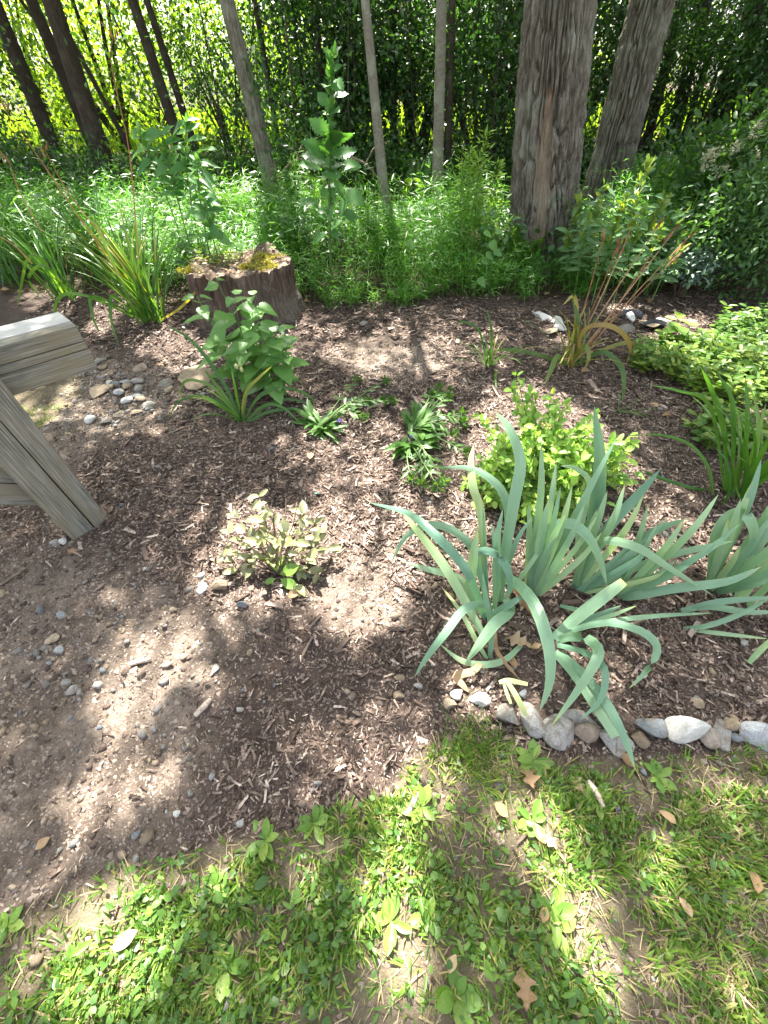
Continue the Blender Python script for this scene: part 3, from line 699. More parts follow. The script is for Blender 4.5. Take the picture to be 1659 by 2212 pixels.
# fallen branches
for (pts, yy, lab) in [([(600, 385), (640, 345), (700, 360)], 6.9, 'crooked bare branch lying at the foot of the ivy-clad trunk'), ([(735, 330), (790, 355), (825, 395)], 6.6, 'pale fallen branch leaning beside the slim brown trunk')]:
    P = np.array([vp(a, b, yy) for a, b in pts]); mb = MB()
    v, q, tt = tube(P, [.018, .014, .007], 6, 10); mb.add(v, q, None, tt)
    v, q, tt = tube([P[1], P[1] + [.12, 0, .16], P[1] + [.3, .05, .2]], [.01, .007, .004], 5, 6); mb.add(v, q, None, tt)
    tag(link('fallen_branch', mb.mesh('fallen_branch', M_TWIG)), lab, 'branch')
# ivy on the brown trunk
mb = MB(); n = 170; p0 = np.array(IVYTREE.location); zz = U(0, 1.5, n)
P = np.stack([p0[0] - .12 * zz + .16 + U(-.05, .14, n), p0[1] - U(.05, .2, n), p0[2] + zz], -1)
scatter(mb, FOLDLEAF, P, rand_dirs(n), rand_dirs(n) + [0, -1.2, .5], U(.05, .09, n), U(0, 1, n)); part('ivy', mb, M_UNDER, IVYTREE, False, 'stuff')
# ------------------------------------------------------------------ weathered timber fence at the left
def timber(name, c8, ldir, wdir, parent, bevel=.006, tint=None):
    """hexahedron from 8 world corners; local x along the grain"""
    X = _n(ldir); Zv = _n(np.cross(X, wdir)); Yv = np.cross(Zv, X)
    R = np.stack([X, Yv, Zv], 1); o0 = np.mean(c8, 0)
    L = (np.asarray(c8) - o0) @ R
    bm = bmesh.new(); vs = [bm.verts.new(v) for v in L]
    for f in ((0, 1, 2, 3), (7, 6, 5, 4), (0, 4, 5, 1), (1, 5, 6, 2), (2, 6, 7, 3), (3, 7, 4, 0)): bm.faces.new([vs[i] for i in f])
    bmesh.ops.recalc_face_normals(bm, faces=bm.faces)
    bmesh.ops.bevel(bm, geom=bm.edges[:], offset=bevel, segments=2, affect='EDGES', profile=.6)
    me = bpy.data.meshes.new(name); bm.to_mesh(me); bm.free(); me.materials.append(M_WOOD)
    a = me.attributes.new('tint', 'FLOAT', 'POINT')
    a.data.foreach_set('value', np.full(len(me.vertices), tint or 0.0, np.float32))
    o = link(name, me, parent)
    Mx = Matrix([list(R[i]) + [0] for i in range(3)] + [[0, 0, 0, 1]]); Mx.translation = Vector(o0 - np.array(parent.location))
    o.matrix_local = Mx
    return o
pb = GS(198, 1143)
fence = thing('timber_fence', 'weathered grey timber post with a thick rail across its top, at the left edge', 'fence', pb)
yp = pb[1]
# front of the post lies in the plane through its foot, turned a little towards the camera
_bl, _br = G(160, 1167), G(233, 1119)
pn = _n(np.cross(_br - _bl, [0, 0, 1.0]))           # normal of the post's front
def onplane(px, py, p, n):
    d = ray(px, py); t = np.dot(p - CAM, n) / np.dot(d, n); return CAM + d * t
fwd_ = pn if pn[1] > 0 else -pn
def quad_ext(pix, p, n, depth):
    F_ = [onplane(a, b, p, n) for a, b in pix]
    return F_ + [q + fwd_ * depth for q in F_]
# two upright boards with the open joint between them
c = quad_ext([(-92, 910), (1.5, 911), (204.5, 1141), (163, 1170)], _bl, pn, .085)
for q in (2, 3, 6, 7): c[q][2] -= .05
timber('post', c, c[3] - c[0], c[2] - c[3], fence)
c = quad_ext([(-85, 780), (-20, 790), (235, 1121), (206.5, 1140)], _bl, pn, .085)
c = quad_ext([(3.5, 911), (73, 911), (235, 1121), (206.5, 1140)], _bl, pn, .085)
top_l, top_r = onplane(3.5, 911, _bl, pn), onplane(73, 911, _bl, pn)
bl2, br2 = onplane(206.5, 1140, _bl, pn), onplane(235, 1121, _bl, pn)
def board(tl, tr, br, bl, k, dep, **kw):
    tl = tl + (tl - bl) * k; tr = tr + (tr - br) * k
    bl = bl + (bl - tl) * .04; br = br + (br - tr) * .04
    F_ = [tl, tr, br, bl]; cc = F_ + [q + fwd_ * dep for q in F_]
    return timber('post', cc, bl - tl, br - bl, fence, **kw)
board(top_l, top_r, br2, bl2, .55, .085)
# thick rail of three boards lying behind the post; its front is upright
rp = _bl + fwd_ * .09
rn = None
# rail direction from its lower edge at constant height
best = None
for zc in np.arange(.3, .95, .01):
    a, b = zp(27, 855, zc), zp(213, 795, zc)
    e = abs(np.dot(a - rp, fwd_))
    if best is None or e < best[0]: best = (e, zc, a, b)
_, zc, ra, rb = best
rdir = _n((rb - ra) * [1, 1, 0]); rn = _n(np.cross(rdir, [0, 0, 1.0])); rback = rn if rn[1] > 0 else -rn
def railpt(px, py): return onplane(px, py, ra, rn)
def rail(name, tl, tr, br, bl, dep, tint=None, ext=.5):
    F_ = [railpt(*q) for q in (tl, tr, br, bl)]
    F_[0] = F_[0] - rdir * ext; F_[3] = F_[3] - rdir * ext
    cc = F_ + [q + rback * dep for q in F_]
    return timber(name, cc, rdir, F_[3] - F_[0], fence, .004, tint)
A_, B_ = railpt(164, 703), railpt(213, 795); hgt = np.linalg.norm(A_ - B_)
# depth of the top face from its rear end corner
zt = A_[2]; rear = zp(132, 673, zt); dep = abs(np.dot(rear - A_, rback)); 
rail('rail', (0, 749), (164, 703), (182, 736.5), (0, 791.5), dep, .0)
rail('rail', (0, 793), (183, 738), (191, 752.5), (0, 815), dep * .98, .02)
rail('rail', (0, 816.5), (191.5, 754), (213, 795.5), (27, 855.5), dep * .97, .0)
# bleached, flaking layer on top of the rail
q0, q1 = A_ + rback * dep * .28 - rdir * .0, A_ + rback * dep * .97
cc = [q0 - rdir * .9 + [0, 0, .004], q0 - rdir * .004 + [0, 0, .004], q1 - rdir * .01 + [0, 0, .004], q1 - rdir * .9 + [0, 0, .004]]
cc = cc + [v + np.array([0, 0, -.006]) for v in cc]
timber('bleached_face', [cc[0], cc[1], cc[2], cc[3], cc[4], cc[5], cc[6], cc[7]], rdir, rback, fence, .002, .95)
# lower boards behind the post
lp = _bl + fwd_ * .10
l1, l2 = onplane(-30, 1089, lp, pn), onplane(86, 1092, lp, pn)
ld_ = _n((l2 - l1) * [1, 1, 0])
for (pa, pb_, pc, pd) in [((-30, 1044), (66, 1047), (84, 1092), (-30, 1089)), ((-30, 985), (40, 1000), (65, 1045), (-30, 1042))]:
    F_ = [onplane(*q, lp, pn) for q in (pa, pb_, pc, pd)]
    cc = F_ + [q + fwd_ * .04 for q in F_]
    timber('lower_board', cc, F_[1] - F_[0], F_[3] - F_[0], fence, .003, .12)

# ------------------------------------------------------------------ rotten stump
sb = GS(540, 714)
sb[1] += .43; sb[2] = float(gz(sb[0], sb[1])); 
_l, _r = vp(422, 690, sb[1] - .1), vp(655, 680, sb[1])
sb[0] = (_l[0] + _r[0]) / 2 ; SR = (_r[0] - _l[0]) / 2
SH = float(vp(560, 620, sb[1] - SR)[2] - sb[2])
SH = min(max(SH * 1.15, .3), .55)
stump = thing('tree_stump', 'rotten brown tree stump with yellow moss on its broken top', 'stump', sb)
mb = MB(); TH, ZN = 320, 50
th = np.arange(TH) * 2 * math.pi / TH; zs = np.linspace(-.06, 1, ZN)
Zg, Tg = np.meshgrid(zs, th, indexing='ij')
rim = SH * (1 + .16 * (fbm(np.cos(Tg) * 2.5, np.sin(Tg) * 2.5, 0, 3) - .5) + .09 * np.exp(-((Tg - 1.1) / .35) ** 2) + .07 * (noise(np.cos(Tg) * 14, np.sin(Tg) * 14, 0, 4) - .5))
R = SR * (.86 + .16 * np.exp(-np.clip(Zg, 0, 1) * 3.2) + .26 * (fbm(np.cos(Tg) * 2.2, np.sin(Tg) * 2.2, Zg * .6, 8) - .5))
wob = .5 * (noise(np.cos(Tg) * 3, np.sin(Tg) * 3, Zg * 2, 14) - .5)
n1 = noise(np.cos(Tg) * 6 + wob * 3, np.sin(Tg) * 6 + wob * 3, Zg * 1.6, 11); n2 = noise(np.cos(Tg) * 19 + wob * 4, np.sin(Tg) * 19, Zg * 3.5, 12)
R = R + .085 * (1 - np.abs(2 * n1 - 1) - .6) + .04 * (n2 - .5)
V = np.stack([R * np.cos(Tg), R * np.sin(Tg) * .95, np.clip(Zg, -.2, 1) * rim], -1)
a = np.arange(ZN - 1)[:, None] * TH + np.arange(TH)[None]; b = np.arange(ZN - 1)[:, None] * TH + (np.arange(TH)[None] + 1) % TH
mb.add(V.reshape(-1, 3) + sb, np.stack([a, b, b + TH, a + TH], -1).reshape(-1, 4), None, 0.0)
part('rotten_side', mb, M_STUMP, stump)
mb = MB(); RN = 30
rr = np.linspace(1, 0, RN); Rg, Tg2 = np.meshgrid(rr, th, indexing='ij')
topx, topy = R[-1] * np.cos(th), R[-1] * np.sin(th) * .95
X2, Y2 = Rg * topx[None], Rg * topy[None]
Ztop = rim[-1][None] * Rg ** 2 + SH * (1 - Rg ** 2) * .93 + (.07 * (fbm(X2 * 7, Y2 * 7, 0, 21) - .5) + .035 * (noise(X2 * 30, Y2 * 30, 0, 22) - .5)) * (1 - Rg ** 6)
V = np.stack([X2, Y2, Ztop], -1)
a = np.arange(RN - 1)[:, None] * TH + np.arange(TH)[None]; b = np.arange(RN - 1)[:, None] * TH + (np.arange(TH)[None] + 1) % TH
mb.add(V.reshape(-1, 3) + sb, np.stack([a, b, b + TH, a + TH], -1).reshape(-1, 4), None, 0.25)
part('broken_top', mb, M_STUMP, stump)
def stumptop(x, y):
    d = (X2 - x) ** 2 + (Y2 - y) ** 2; k = np.argmin(d); return Ztop.ravel()[k]
CHIPQ = None
def moss(cx, cy, rx, ry, n, seed):
    mb = MB(); an = U(0, 6.28, n); ra_ = np.sqrt(U(0, 1, n)) * (.7 + .5 * noise(np.cos(an) * 2, np.sin(an) * 2, 0, seed))
    x = cx + rx * ra_ * np.cos(an); y = cy + ry * ra_ * np.sin(an)
    z = np.array([stumptop(p, q) for p, q in zip(x, y)]) + .012 * (1 - ra_) + .003
    scatter(mb, QUADLEAF, np.stack([x, y, z], -1) + sb, rand_dirs(n) * [1, 1, .6] + [0, 0, .5], rand_dirs(n) + [0, -.3, .6], U(.02, .035, n), U(0, 1, n))
    part('moss', mb, M_MOSS, stump, False, 'stuff')
moss(SR * .35, -SR * .25, SR * .38, SR * .26, 700, 1); moss(SR * .45, SR * .25, SR * .3, SR * .22, 420, 2); moss(-SR * .8, -SR * .4, SR * .12, SR * .14, 120, 3)
# litter and seedlings on the stump's top
mb = MB(); n = 260; an = U(0, 6.28, n); q = np.sqrt(U(0, 1, n)) * .85
x, y = q * SR * np.cos(an), q * SR * np.sin(an); z = np.array([stumptop(p, w) for p, w in zip(x, y)]) + .006
scatter(mb, QUADLEAF, np.stack([x, y, z], -1) + sb, rand_dirs(n) * [1, 1, .2], rand_dirs(n) * .5 + [0, 0, 1], U(.03, .06, n), U(0, 1, n)); part('wood_litter', mb, M_DRYLEAF, stump, False, 'stuff')
mb = MB(); n = 220; x, y = U(-.85, -.05, n) * SR, U(-.1, .7, n) * SR; z = np.array([stumptop(p, w) for p, w in zip(x, y)]) + U(.01, .07, n)
scatter(mb, FOLDLEAF, np.stack([x, y, z], -1) + sb, rand_dirs(n) * [1, 1, .3] + [0, 0, .2], rand_dirs(n) * .5 + [0, 0, 1], U(.03, .055, n), U(0, 1, n)); part('seedlings', mb, M_COVER, stump, False, 'stuff')

# ------------------------------------------------------------------ stones
def ico(sub):
    bm = bmesh.new(); bmesh.ops.create_icosphere(bm, subdivisions=sub, radius=1)
    V = np.array([v.co[:] for v in bm.verts]); T = np.array([[v.index for v in f.verts] for f in bm.faces]); bm.free(); return V, T
ICO3, ICO2, ICO1 = ico(4), ico(2), ico(1)
def stone_mesh(name, rx, ry, rz, mat, seed, cuts=7, base=ICO3):
    r = np.random.default_rng(seed); V = base[0].copy()
    for _ in range(cuts):
        d = _n(r.normal(size=3)); c_ = r.uniform(.38, .76)
        ex = np.maximum(V @ d - c_, 0); V = V - ex[:, None] * d * .96
    V = V / np.abs(V).max(0) 
    V = V * (1 + .10 * (fbm(V[:, 0] * 2.2 + seed, V[:, 1] * 2.2, V[:, 2] * 2.2, seed) - .5) + .05 * (fbm(V[:, 0] * 7 + seed, V[:, 1] * 7, V[:, 2] * 7, seed) - .5))[:, None]
    return mesh_np(name, V * [rx, ry, rz], None, base[1], np.full(len(V), r.uniform(.35, .65)), True, mat)
def stone(cx, cy, rx, ry, mat, label, rot=0, hgt=.65, cuts=7, group=None, cat='stone', sink=.35, name='stone'):
    P = GS(cx, cy + ry * .35); dep = float(proj(P)[2]); k = dep / FL
    el = math.atan2(CAMH - P[2], math.hypot(P[0], P[1]))
    rx, ry = rx * 1.08, ry * 1.08; wx = rx * k; wz = hgt * min(rx, ry * 1.4) * k
    wy = max(ry * k / max(math.sin(el), .25) - wz * .35, ry * k * .8)
    sd = int(cx * 7 + cy)
    o = link(name, stone_mesh(name, wx, wy, wz, mat, sd, cuts, ICO3 if max(rx, ry) > 12 else ICO2))
    o.location = (P[0], P[1], P[2] + wz * (1 - 2 * sink) + .006); o.rotation_euler = (U(-.12, .12), U(-.12, .12), math.radians(rot))
    tag(o, label, cat, group)
    return o
EDG = 'stones edging the flower bed'
ST, WH, TN, BR, BL = M_STONE, M_WHITE, M_TAN, M_BROWNST, M_BLUEST
for s in [
    (1099, 1538, 26, 30, ST, 'upright pale grey edging stone with green lichen, at the left end of the row', 0, .9, 7, EDG),
    (1142, 1547, 29, 41, ST, 'tall pale lilac-grey edging stone leaning on the lichen-flecked one', 25, .8, 8, EDG),
    (1205, 1571, 38, 38, ST, 'big pale speckled edging stone under the drooping iris leaf tips', 20, .75, 5, EDG),
    (1254, 1549, 40, 21, ST, 'long dark grey stone lying behind the round brown edging stone', -15, .6, 7, EDG),
    (1263, 1577, 25, 23, BR, 'round rusty brown edging stone', 0, .9, 3, EDG),
    (1327, 1600, 39, 26, ST, 'grey edging stone half under the longest iris leaf', -30, .55, 6, EDG),
    (1375, 1593, 20, 20, TN, 'small angular tan edging stone beside the blue-grey one', -30, .8, 9, EDG),
    (1405, 1567, 28, 26, BL, 'blue-grey edging stone left of the big white speckled stone', 10, .85, 7, EDG),
    (1472, 1575, 39, 30, WH, 'big white stone with black specks in the edging row', -10, .85, 6, EDG),
    (1528, 1581, 24, 27, BR, 'brown edging stone touching the right side of the big white stone', -30, .7, 7, EDG),
    (1555, 1577, 20, 29, ST, 'narrow grey edging stone between the brown and the cream ones', -25, .6, 8, EDG),
    (1573, 1564, 22, 13, TN, 'flat cream edging stone lying on top of the narrow grey one', -12, .6, 4, EDG),
    (1590, 1592, 14, 11, BL, 'small dark blue-grey stone under the cream edging stone', 0, .8, 6, EDG),
    (1640, 1585, 46, 29, BL, 'largest long grey edging stone, at the right edge of the picture', -12, .7, 7, EDG),
    (1034, 1502, 22, 20, WH, 'chalky white lump of stone in the sun left of the edging row', 0, .9, 9),
    (974, 1517, 16, 14, TN, 'dull tan stone left of the chalky white lump, lower of a touching pair', 0, .8, 7),
    (988, 1500, 16, 12, ST, 'dull grey stone left of the chalky white lump, upper of a touching pair', 0, .7, 7),
    (862, 1497, 13, 11, TN, 'cream pebble with flat faces below the bright bark patch', 0, .8, 8),
    (903, 1483, 10, 8, ST, 'small grey stone just right of two cream pebbles', 0, .8, 7),
    (862, 1463, 12, 11, TN, 'cream pebble just above the other flat-faced cream pebble', 0, .7, 8),
    (1130, 1493, 9, 13, BL, 'small blue stone with rust spots behind the edging row', 0, .8, 6),
    (854, 1328, 11, 9, TN, 'tan clod-like stone left of the iris leaf arching to the ground', 0, .8, 6),
    (1504, 1513, 13, 12, TN, 'flat tan stone on the bark above the edging row', 0, .35, 7),
    (1605, 1385, 9, 8, ST, 'small grey stone in the shaded soil at far right', 0, .7, 6),
    (418, 816, 38, 24, TN, 'wide flat tan flagstone beside the broad-leaved plant', 0, .22, 6),
    (478, 804, 19, 10, TN, 'slice of tan flagstone showing under the broad-leaved plant', 0, .3, 5),
    (218, 847, 19, 12, TN, 'flat olive-tan stone half sunk in the path near the rail end', 20, .3, 6),
    (304, 797, 12, 7, BR, 'pinkish brown stone at the upper edge of the stony path', 0, .6, 5),
    (361, 827, 15, 9, ST, 'wedge-shaped grey stone just left of the tan flagstone', 0, .6, 8),
    (367, 843, 10, 6, TN, 'small tan stone at the lower left corner of the flagstone', 0, .6, 7),
    (274, 823, 13, 6, BL, 'dark slate-grey long stone in the stony path', 10, .6, 7),
    (298, 825, 12, 6, ST, 'grey stone touching the right end of the dark slate stone', 0, .6, 7),
    (275, 838, 11, 6, TN, 'orange-tan stone below the dark slate stone', 0, .6, 6),
    (304, 842, 9, 6, ST, 'squarish greenish grey stone in the middle of the stony path', 0, .8, 8),
    (251, 831, 8, 6, BL, 'pale blue stone beside a white one in the stony path', 0, .8, 6),
    (238, 830, 7, 5, WH, 'small white stone beside the pale blue one', 0, .8, 6),
    (240, 838, 9, 5, TN, 'small tan stone just below the white and pale blue pair', 0, .7, 6),
    (262, 851, 11, 6, BL, 'oval blue-grey stone in the stony path', 0, .6, 4),
    (275, 865, 12, 6, WH, 'flat whitish stone at the lower part of the stony path', 0, .5, 6),
    (304, 866, 13, 5, TN, 'long cream stone next to the flat whitish one', 0, .5, 6),
    (294, 857, 12, 4, BL, 'thin dark grey stone just above the long cream stone', 0, .5, 6),
    (258, 889, 14, 7, TN, 'flat sandy stone at the bottom left of the stony path', 10, .35, 6),
    (293, 889, 16, 6, TN, 'bright cream flat stone at the bottom of the stony path', 0, .4, 6),
    (318, 875, 14, 8, ST, 'grey-brown stone at the right end of the stony path', 0, .5, 7),
    (196, 906, 10, 6, WH, 'whitish round stone alone in the dirt near the post', 0, .8, 4),
    (231, 909, 12, 5, ST, 'pale flat sliver of stone right of the lone whitish round one', 20, .4, 7),
    (214, 780, 9, 9, ST, 'grey stone peeping out just past the end of the rail', 0, .6, 6),
    (222, 796, 9, 4, TN, 'small tan stone under the end of the rail', 0, .6, 6),
    (440, 1268, 12, 16, WH, 'bright white angular stone left of the bronzed shrub', 20, .8, 10),
    (481, 1268, 19, 11, TN, 'rough tan stone with a dark underside right of the white angular one', 0, .8, 9),
    (120, 1171, 11, 8, ST, 'pale stone at the foot of the post, left one of a touching pair', 0, .8, 6),
    (137, 1168, 9, 7, WH, 'pale stone at the foot of the post, right one of a touching pair', 0, .8, 6),
    (8, 1283, 11, 8, TN, 'pale tan stone at the left edge below the post', 0, .6, 5),
    (117, 1381, 13, 11, TN, 'mustard-tan stone in the shaded dirt at left', 15, .6, 7),
    (136, 1331, 9, 8, BL, 'dark rounded stone above the mustard-tan one', 0, .9, 4),
    (467, 1448, 9, 12, ST, 'flat grey-green stone in the dusty soil in the middle', 0, .3, 8),
    (525, 1308, 12, 9, BL, 'blue-grey stone in the sunny soil below the bronzed shrub', 0, .8, 6),
    (572, 1284, 7, 8, TN, 'small cream cube-like stone under the bronzed shrub', 0, .9, 10),
    (377, 1317, 8, 6, TN, 'small tan stone at the edge of the sunny dust', 0, .8, 5),
    (520, 1532, 10, 8, ST, 'pale grey stone above the darkest patch of fine soil', 0, .6, 6),
    (160, 1489, 14, 9, ST, 'grey-brown stone beside a dark chip in the shaded dirt', 15, .6, 6),
    (134, 1406, 10, 8, BL, 'slate-blue stone below the mustard-tan one', 0, .8, 5),
    (365, 1434, 14, 7, TN, 'orange-tan flat stone in the dusty soil', 10, .5, 6),
    (145, 1474, 10, 9, ST, 'round dull stone just above the grey-brown one', 0, .8, 4),
    (542, 1411, 6, 8, TN, 'small upright cream pebble on the bark', 0, .8, 5),
    (297, 1799, 9, 11, BL, 'blue-white oval stone above the lawn edge at left', 20, .8, 4),
    (522, 1774, 10, 11, ST, 'pale grey triangular stone above the lawn edge', 0, .7, 9),
    (382, 1756, 9, 8, WH, 'small white stone left of the pale triangular one', 0, .8, 5),
    (567, 1776, 9, 10, TN, 'pinkish tan stone right of the pale triangular one', 30, .7, 7),
    (690, 1694, 9, 7, ST, 'small light grey stone in the coarse bark near the lawn', 0, .8, 6),
    (655, 1735, 8, 8, BR, 'small brown round stone near the lawn edge', 0, .8, 4),
    (262, 1842, 10, 10, TN, 'pinkish stone in the sunny dirt next to the lawn', 0, .7, 6),
    (1173, 687, 17, 9, WH, 'flat whitish stone left of the half-dry daylily', 0, .5, 7),
    (1205, 697, 13, 16, WH, 'white stone half hidden by the half-dry daylily', 0, .8, 7),
    (1190, 718, 14, 7, TN, 'pale stone at the left foot of the half-dry daylily', 0, .6, 7),
    (1356, 711, 18, 8, ST, 'greenish grey stone right of the half-dry daylily', 0, .6, 7),
    (1402, 702, 19, 9, TN, 'sunlit flat tan stone next to the black edging', 0, .4, 6),
    (1353, 681, 12, 9, WH, 'pale stone behind the black edging strip', 0, .7, 7),
    (1430, 698, 12, 6, ST, 'pale grey stone right of the sunlit tan one', 0, .6, 6),
    (787, 700, 9, 5, ST, 'small flat grey stone on the bark near the stump', 0, .4, 6),
    (752, 865, 14, 5, BL, 'dark flat slate chip on the bark above the violet-flowered plant', 10, .3, 7),
]:
    stone(*s)
# black plastic edging
t = thing('edging_strip', 'crumpled black plastic edging lying among pale stones at right', 'edging', GS(1385, 700))
for pts in ([(1335, 690), (1362, 686), (1385, 693)], [(1388, 712), (1410, 708), (1432, 714)]):
    P = np.array([GS(*q) for q in pts]) + [0, 0, .03]; mb = MB()
    v, q, tt = ribbon(P, .09, [0, .3, 1.0], 8, crease=.5, blunt=True); mb.add(v, q, None, tt); part('plastic_piece', mb, M_BLACK, t)

# ------------------------------------------------------------------ blades
def blade(name, path, wpx, mat, parent, roll=0.0, blunt=False, tint=.5, n=16, crease=.12):
    if mat is M_LILY: wpx = wpx * .6; crease = .3
    """path [(px,py,height)] in layout units over the ground; width in layout units"""
    P = []
    for a, b, h in path:
        q = zp(a, b, h)
        for _ in range(3): q = zp(a, b, h + float(gz(q[0], q[1])))
        P.append(q)
    P = np.array(P); m = P[len(P) // 2]; dep = float(proj(m)[2]); w = wpx * (.76 if mat is M_IRIS else 1) * dep / FL
    Tn = _n(P[-1] - P[0]); vw = _n(m - CAM)
    wd = np.cross(Tn, vw); wd = _n(wd); pv = np.cross(wd, Tn)
    wd = wd * math.cos(roll) + pv * math.sin(roll)
    C = catmull(P, n); T_ = np.gradient(C, axis=0)
    # keep the width turned to the side seen along the whole curve
    V_ = C - CAM; wds = np.cross(T_, V_); wds /= np.linalg.norm(wds, axis=1, keepdims=True) + 1e-9
    sg = np.sign((wds * wd).sum(1, keepdims=True)); wds = wds * np.where(sg == 0, 1, sg)
    pvs = np.cross(wds, T_ / (np.linalg.norm(T_, axis=1, keepdims=True) + 1e-9))
    wds = wds * math.cos(roll) + pvs * math.sin(roll)
    v, q, tt = ribbon(P, w, wds, n, crease=crease, blunt=blunt, tint=tint, across=11 if mat is M_IRIS else 3, stripe=.07 if mat is M_IRIS else 0.0, tipdry=.45 if (mat is M_IRIS and rng.random() < .4) else 0.0)
    mb = MB(); mb.add(v, q, None, tt)
    return part(name, mb, mat, parent)
def fanpath(b, tip, zt, bend=0, sag=0):
    (x0, y0), (x1, y1) = b, tip
    px_, py_ = -(y1 - y0), (x1 - x0); l = math.hypot(px_, py_) or 1
    return [(x0, y0, .0), (x0 + (x1 - x0) * .35 + px_ / l * bend * .7, y0 + (y1 - y0) * .35 + py_ / l * bend * .7, zt * .42 + sag), (x0 + (x1 - x0) * .7 + px_ / l * bend, y0 + (y1 - y0) * .7 + py_ / l * bend, zt * .78 + sag), (x1, y1, zt)]
def iris(label, base, leaves, fans=()):
    t = thing('iris_clump', label, 'iris', GS(*base), 'iris clumps of the bed')
    for L in leaves:
        path, w = L[0], L[1]; kw = L[2] if len(L) > 2 else {}
        kw.setdefault('roll', U(-.5, .5)); kw.setdefault('tint', U(.2, .75))
        blade('leaf', path, w, M_IRIS, t, **kw)
    for (b, tip, zt, w, bend) in fans:
        blade('leaf', fanpath(b, tip, zt, bend), w * .8, M_IRIS, t, roll=U(-.7, .7), tint=U(.15, .8))
    return t
iris('leftmost iris clump, its long blue-green leaves arching left and down to the stones', (1060, 1345), [
    ([(1078, 1300, 0), (1092, 1190, .22), (1112, 1074, .42), (1124, 994, .52), (1099, 924, .58), (1068, 888, .6)], 36, dict(roll=.1, tint=.35)),
    ([(1048, 1290, 0), (1040, 1119, .3), (1022, 1054, .4), (1017, 1000, .46), (1023, 962, .5)], 27, dict(roll=.2, tint=.85)),
    ([(1095, 1270, 0), (1099, 1150, .25), (1094, 1084, .36), (1069, 1042, .42), (1019, 1012, .45), (953, 1009, .44)], 27, dict(roll=-.2)),
    ([(1050, 1340, 0), (1018, 1251, .2), (980, 1196, .28), (930, 1146, .32), (880, 1108, .31), (798, 1086, .27)], 30, dict(roll=-.15, tint=.15)),
    ([(1050, 1385, 0), (1000, 1291, .12), (955, 1216, .2), (905, 1151, .25), (866, 1102, .26)], 30, dict(roll=.2, tint=1.0)),
    ([(1040, 1330, 0), (1003, 1261, .1), (970, 1241, .13), (925, 1230, .13), (866, 1212, .1)], 24, dict(roll=0, tint=.6)),
    ([(1052, 1310, 0), (1030, 1205, .18), (990, 1153, .26), (930, 1133, .27), (876, 1160, .2), (845, 1216, .1)], 25, dict(roll=.1, tint=.4)),
    ([(1022, 1330, 0), (1016, 1270, .1), (1022, 1206, .22), (1032, 1141, .33)], 34, dict(roll=.1, tint=.8)),
    ([(1056, 1330, 0), (1048, 1210, .2), (1043, 1090, .38)], 13, dict(roll=.5, tint=.2)),
    ([(1070, 1250, .06), (1100, 1250, .14), (1137, 1280, .22), (1166, 1330, .25), (1187, 1406, .22), (1187, 1476, .15), (1166, 1536, .07)], 40, dict(roll=.1, tint=.4)),
    ([(1062, 1330, 0), (1030, 1205, .22), (1060, 1192, .27), (1092, 1221, .26), (1102, 1260, .2), (1090, 1297, .13)], 26, dict(roll=.1, tint=.2)),
    ([(1070, 1350, .02), (1068, 1328, .1), (1102, 1304, .16), (1142, 1281, .18)], 30, dict(roll=.6, tint=.05)),
    ([(1062, 1340, 0), (1045, 1307, .14), (1003, 1316, .2), (963, 1366, .19), (925, 1416, .12), (896, 1461, .04)], 27, dict(roll=.1, tint=.45)),
    ([(1090, 1290, .03), (1102, 1318, .14), (1070, 1346, .18), (1036, 1391, .14), (1006, 1432, .06)], 36, dict(roll=.0, tint=.5)),
    ([(1058, 1422, 0), (1062, 1360, .1), (1050, 1300, .2), (1043, 1238, .3)], 20, dict(roll=.3, tint=.35)),
    ([(1126, 1394, .02), (1090, 1426, .03), (1045, 1436, .03), (995, 1426, .03), (953, 1394, .02)], 21, dict(roll=.2, tint=.7)),
    ([(1052, 1424, 0), (1030, 1386, .04), (995, 1321, .07), (951, 1264, .07)], 15, dict(roll=.2, tint=.9)),
], [((1068, 1320), (1062, 1130), .34, 30, 6), ((1078, 1300), (1086, 1100), .4, 30, -8), ((1075, 1290), (1150, 1115), .36, 22, -10), ((1085, 1300), (1190, 1140), .3, 18, 6)])
iris('upright fan of iris blades just right of the leftmost iris clump', (1152, 1288), [
    ([(1150, 1285, 0), (1152, 1200, .2), (1190, 1142, .34), (1230, 1130, .38), (1268, 1156, .36), (1295, 1206, .28), (1312, 1268, .17)], 34, dict(roll=.1, tint=.45)),
    ([(1158, 1290, 0), (1200, 1200, .2), (1260, 1080, .42), (1334, 942, .62)], 26, dict(tint=.3)),
], [((1142, 1270), (1169, 957), .62, 30, 8), ((1146, 1280), (1202, 997), .55, 28, 5), ((1150, 1285), (1211, 1052), .5, 26, 4), ((1138, 1268), (1142, 1090), .36, 26, 3),
    ((1152, 1288), (1236, 1050), .5, 30, 6), ((1155, 1290), (1262, 1090), .45, 26, 8), ((1156, 1290), (1290, 1115), .4, 26, 6), ((1150, 1282), (1185, 1080), .46, 34, -3),
    ((1156, 1292), (1300, 1150), .32, 24, 8), ((1148, 1280), (1222, 1110), .44, 30, -4), ((1140, 1276), (1160, 1150), .28, 22, 0)])
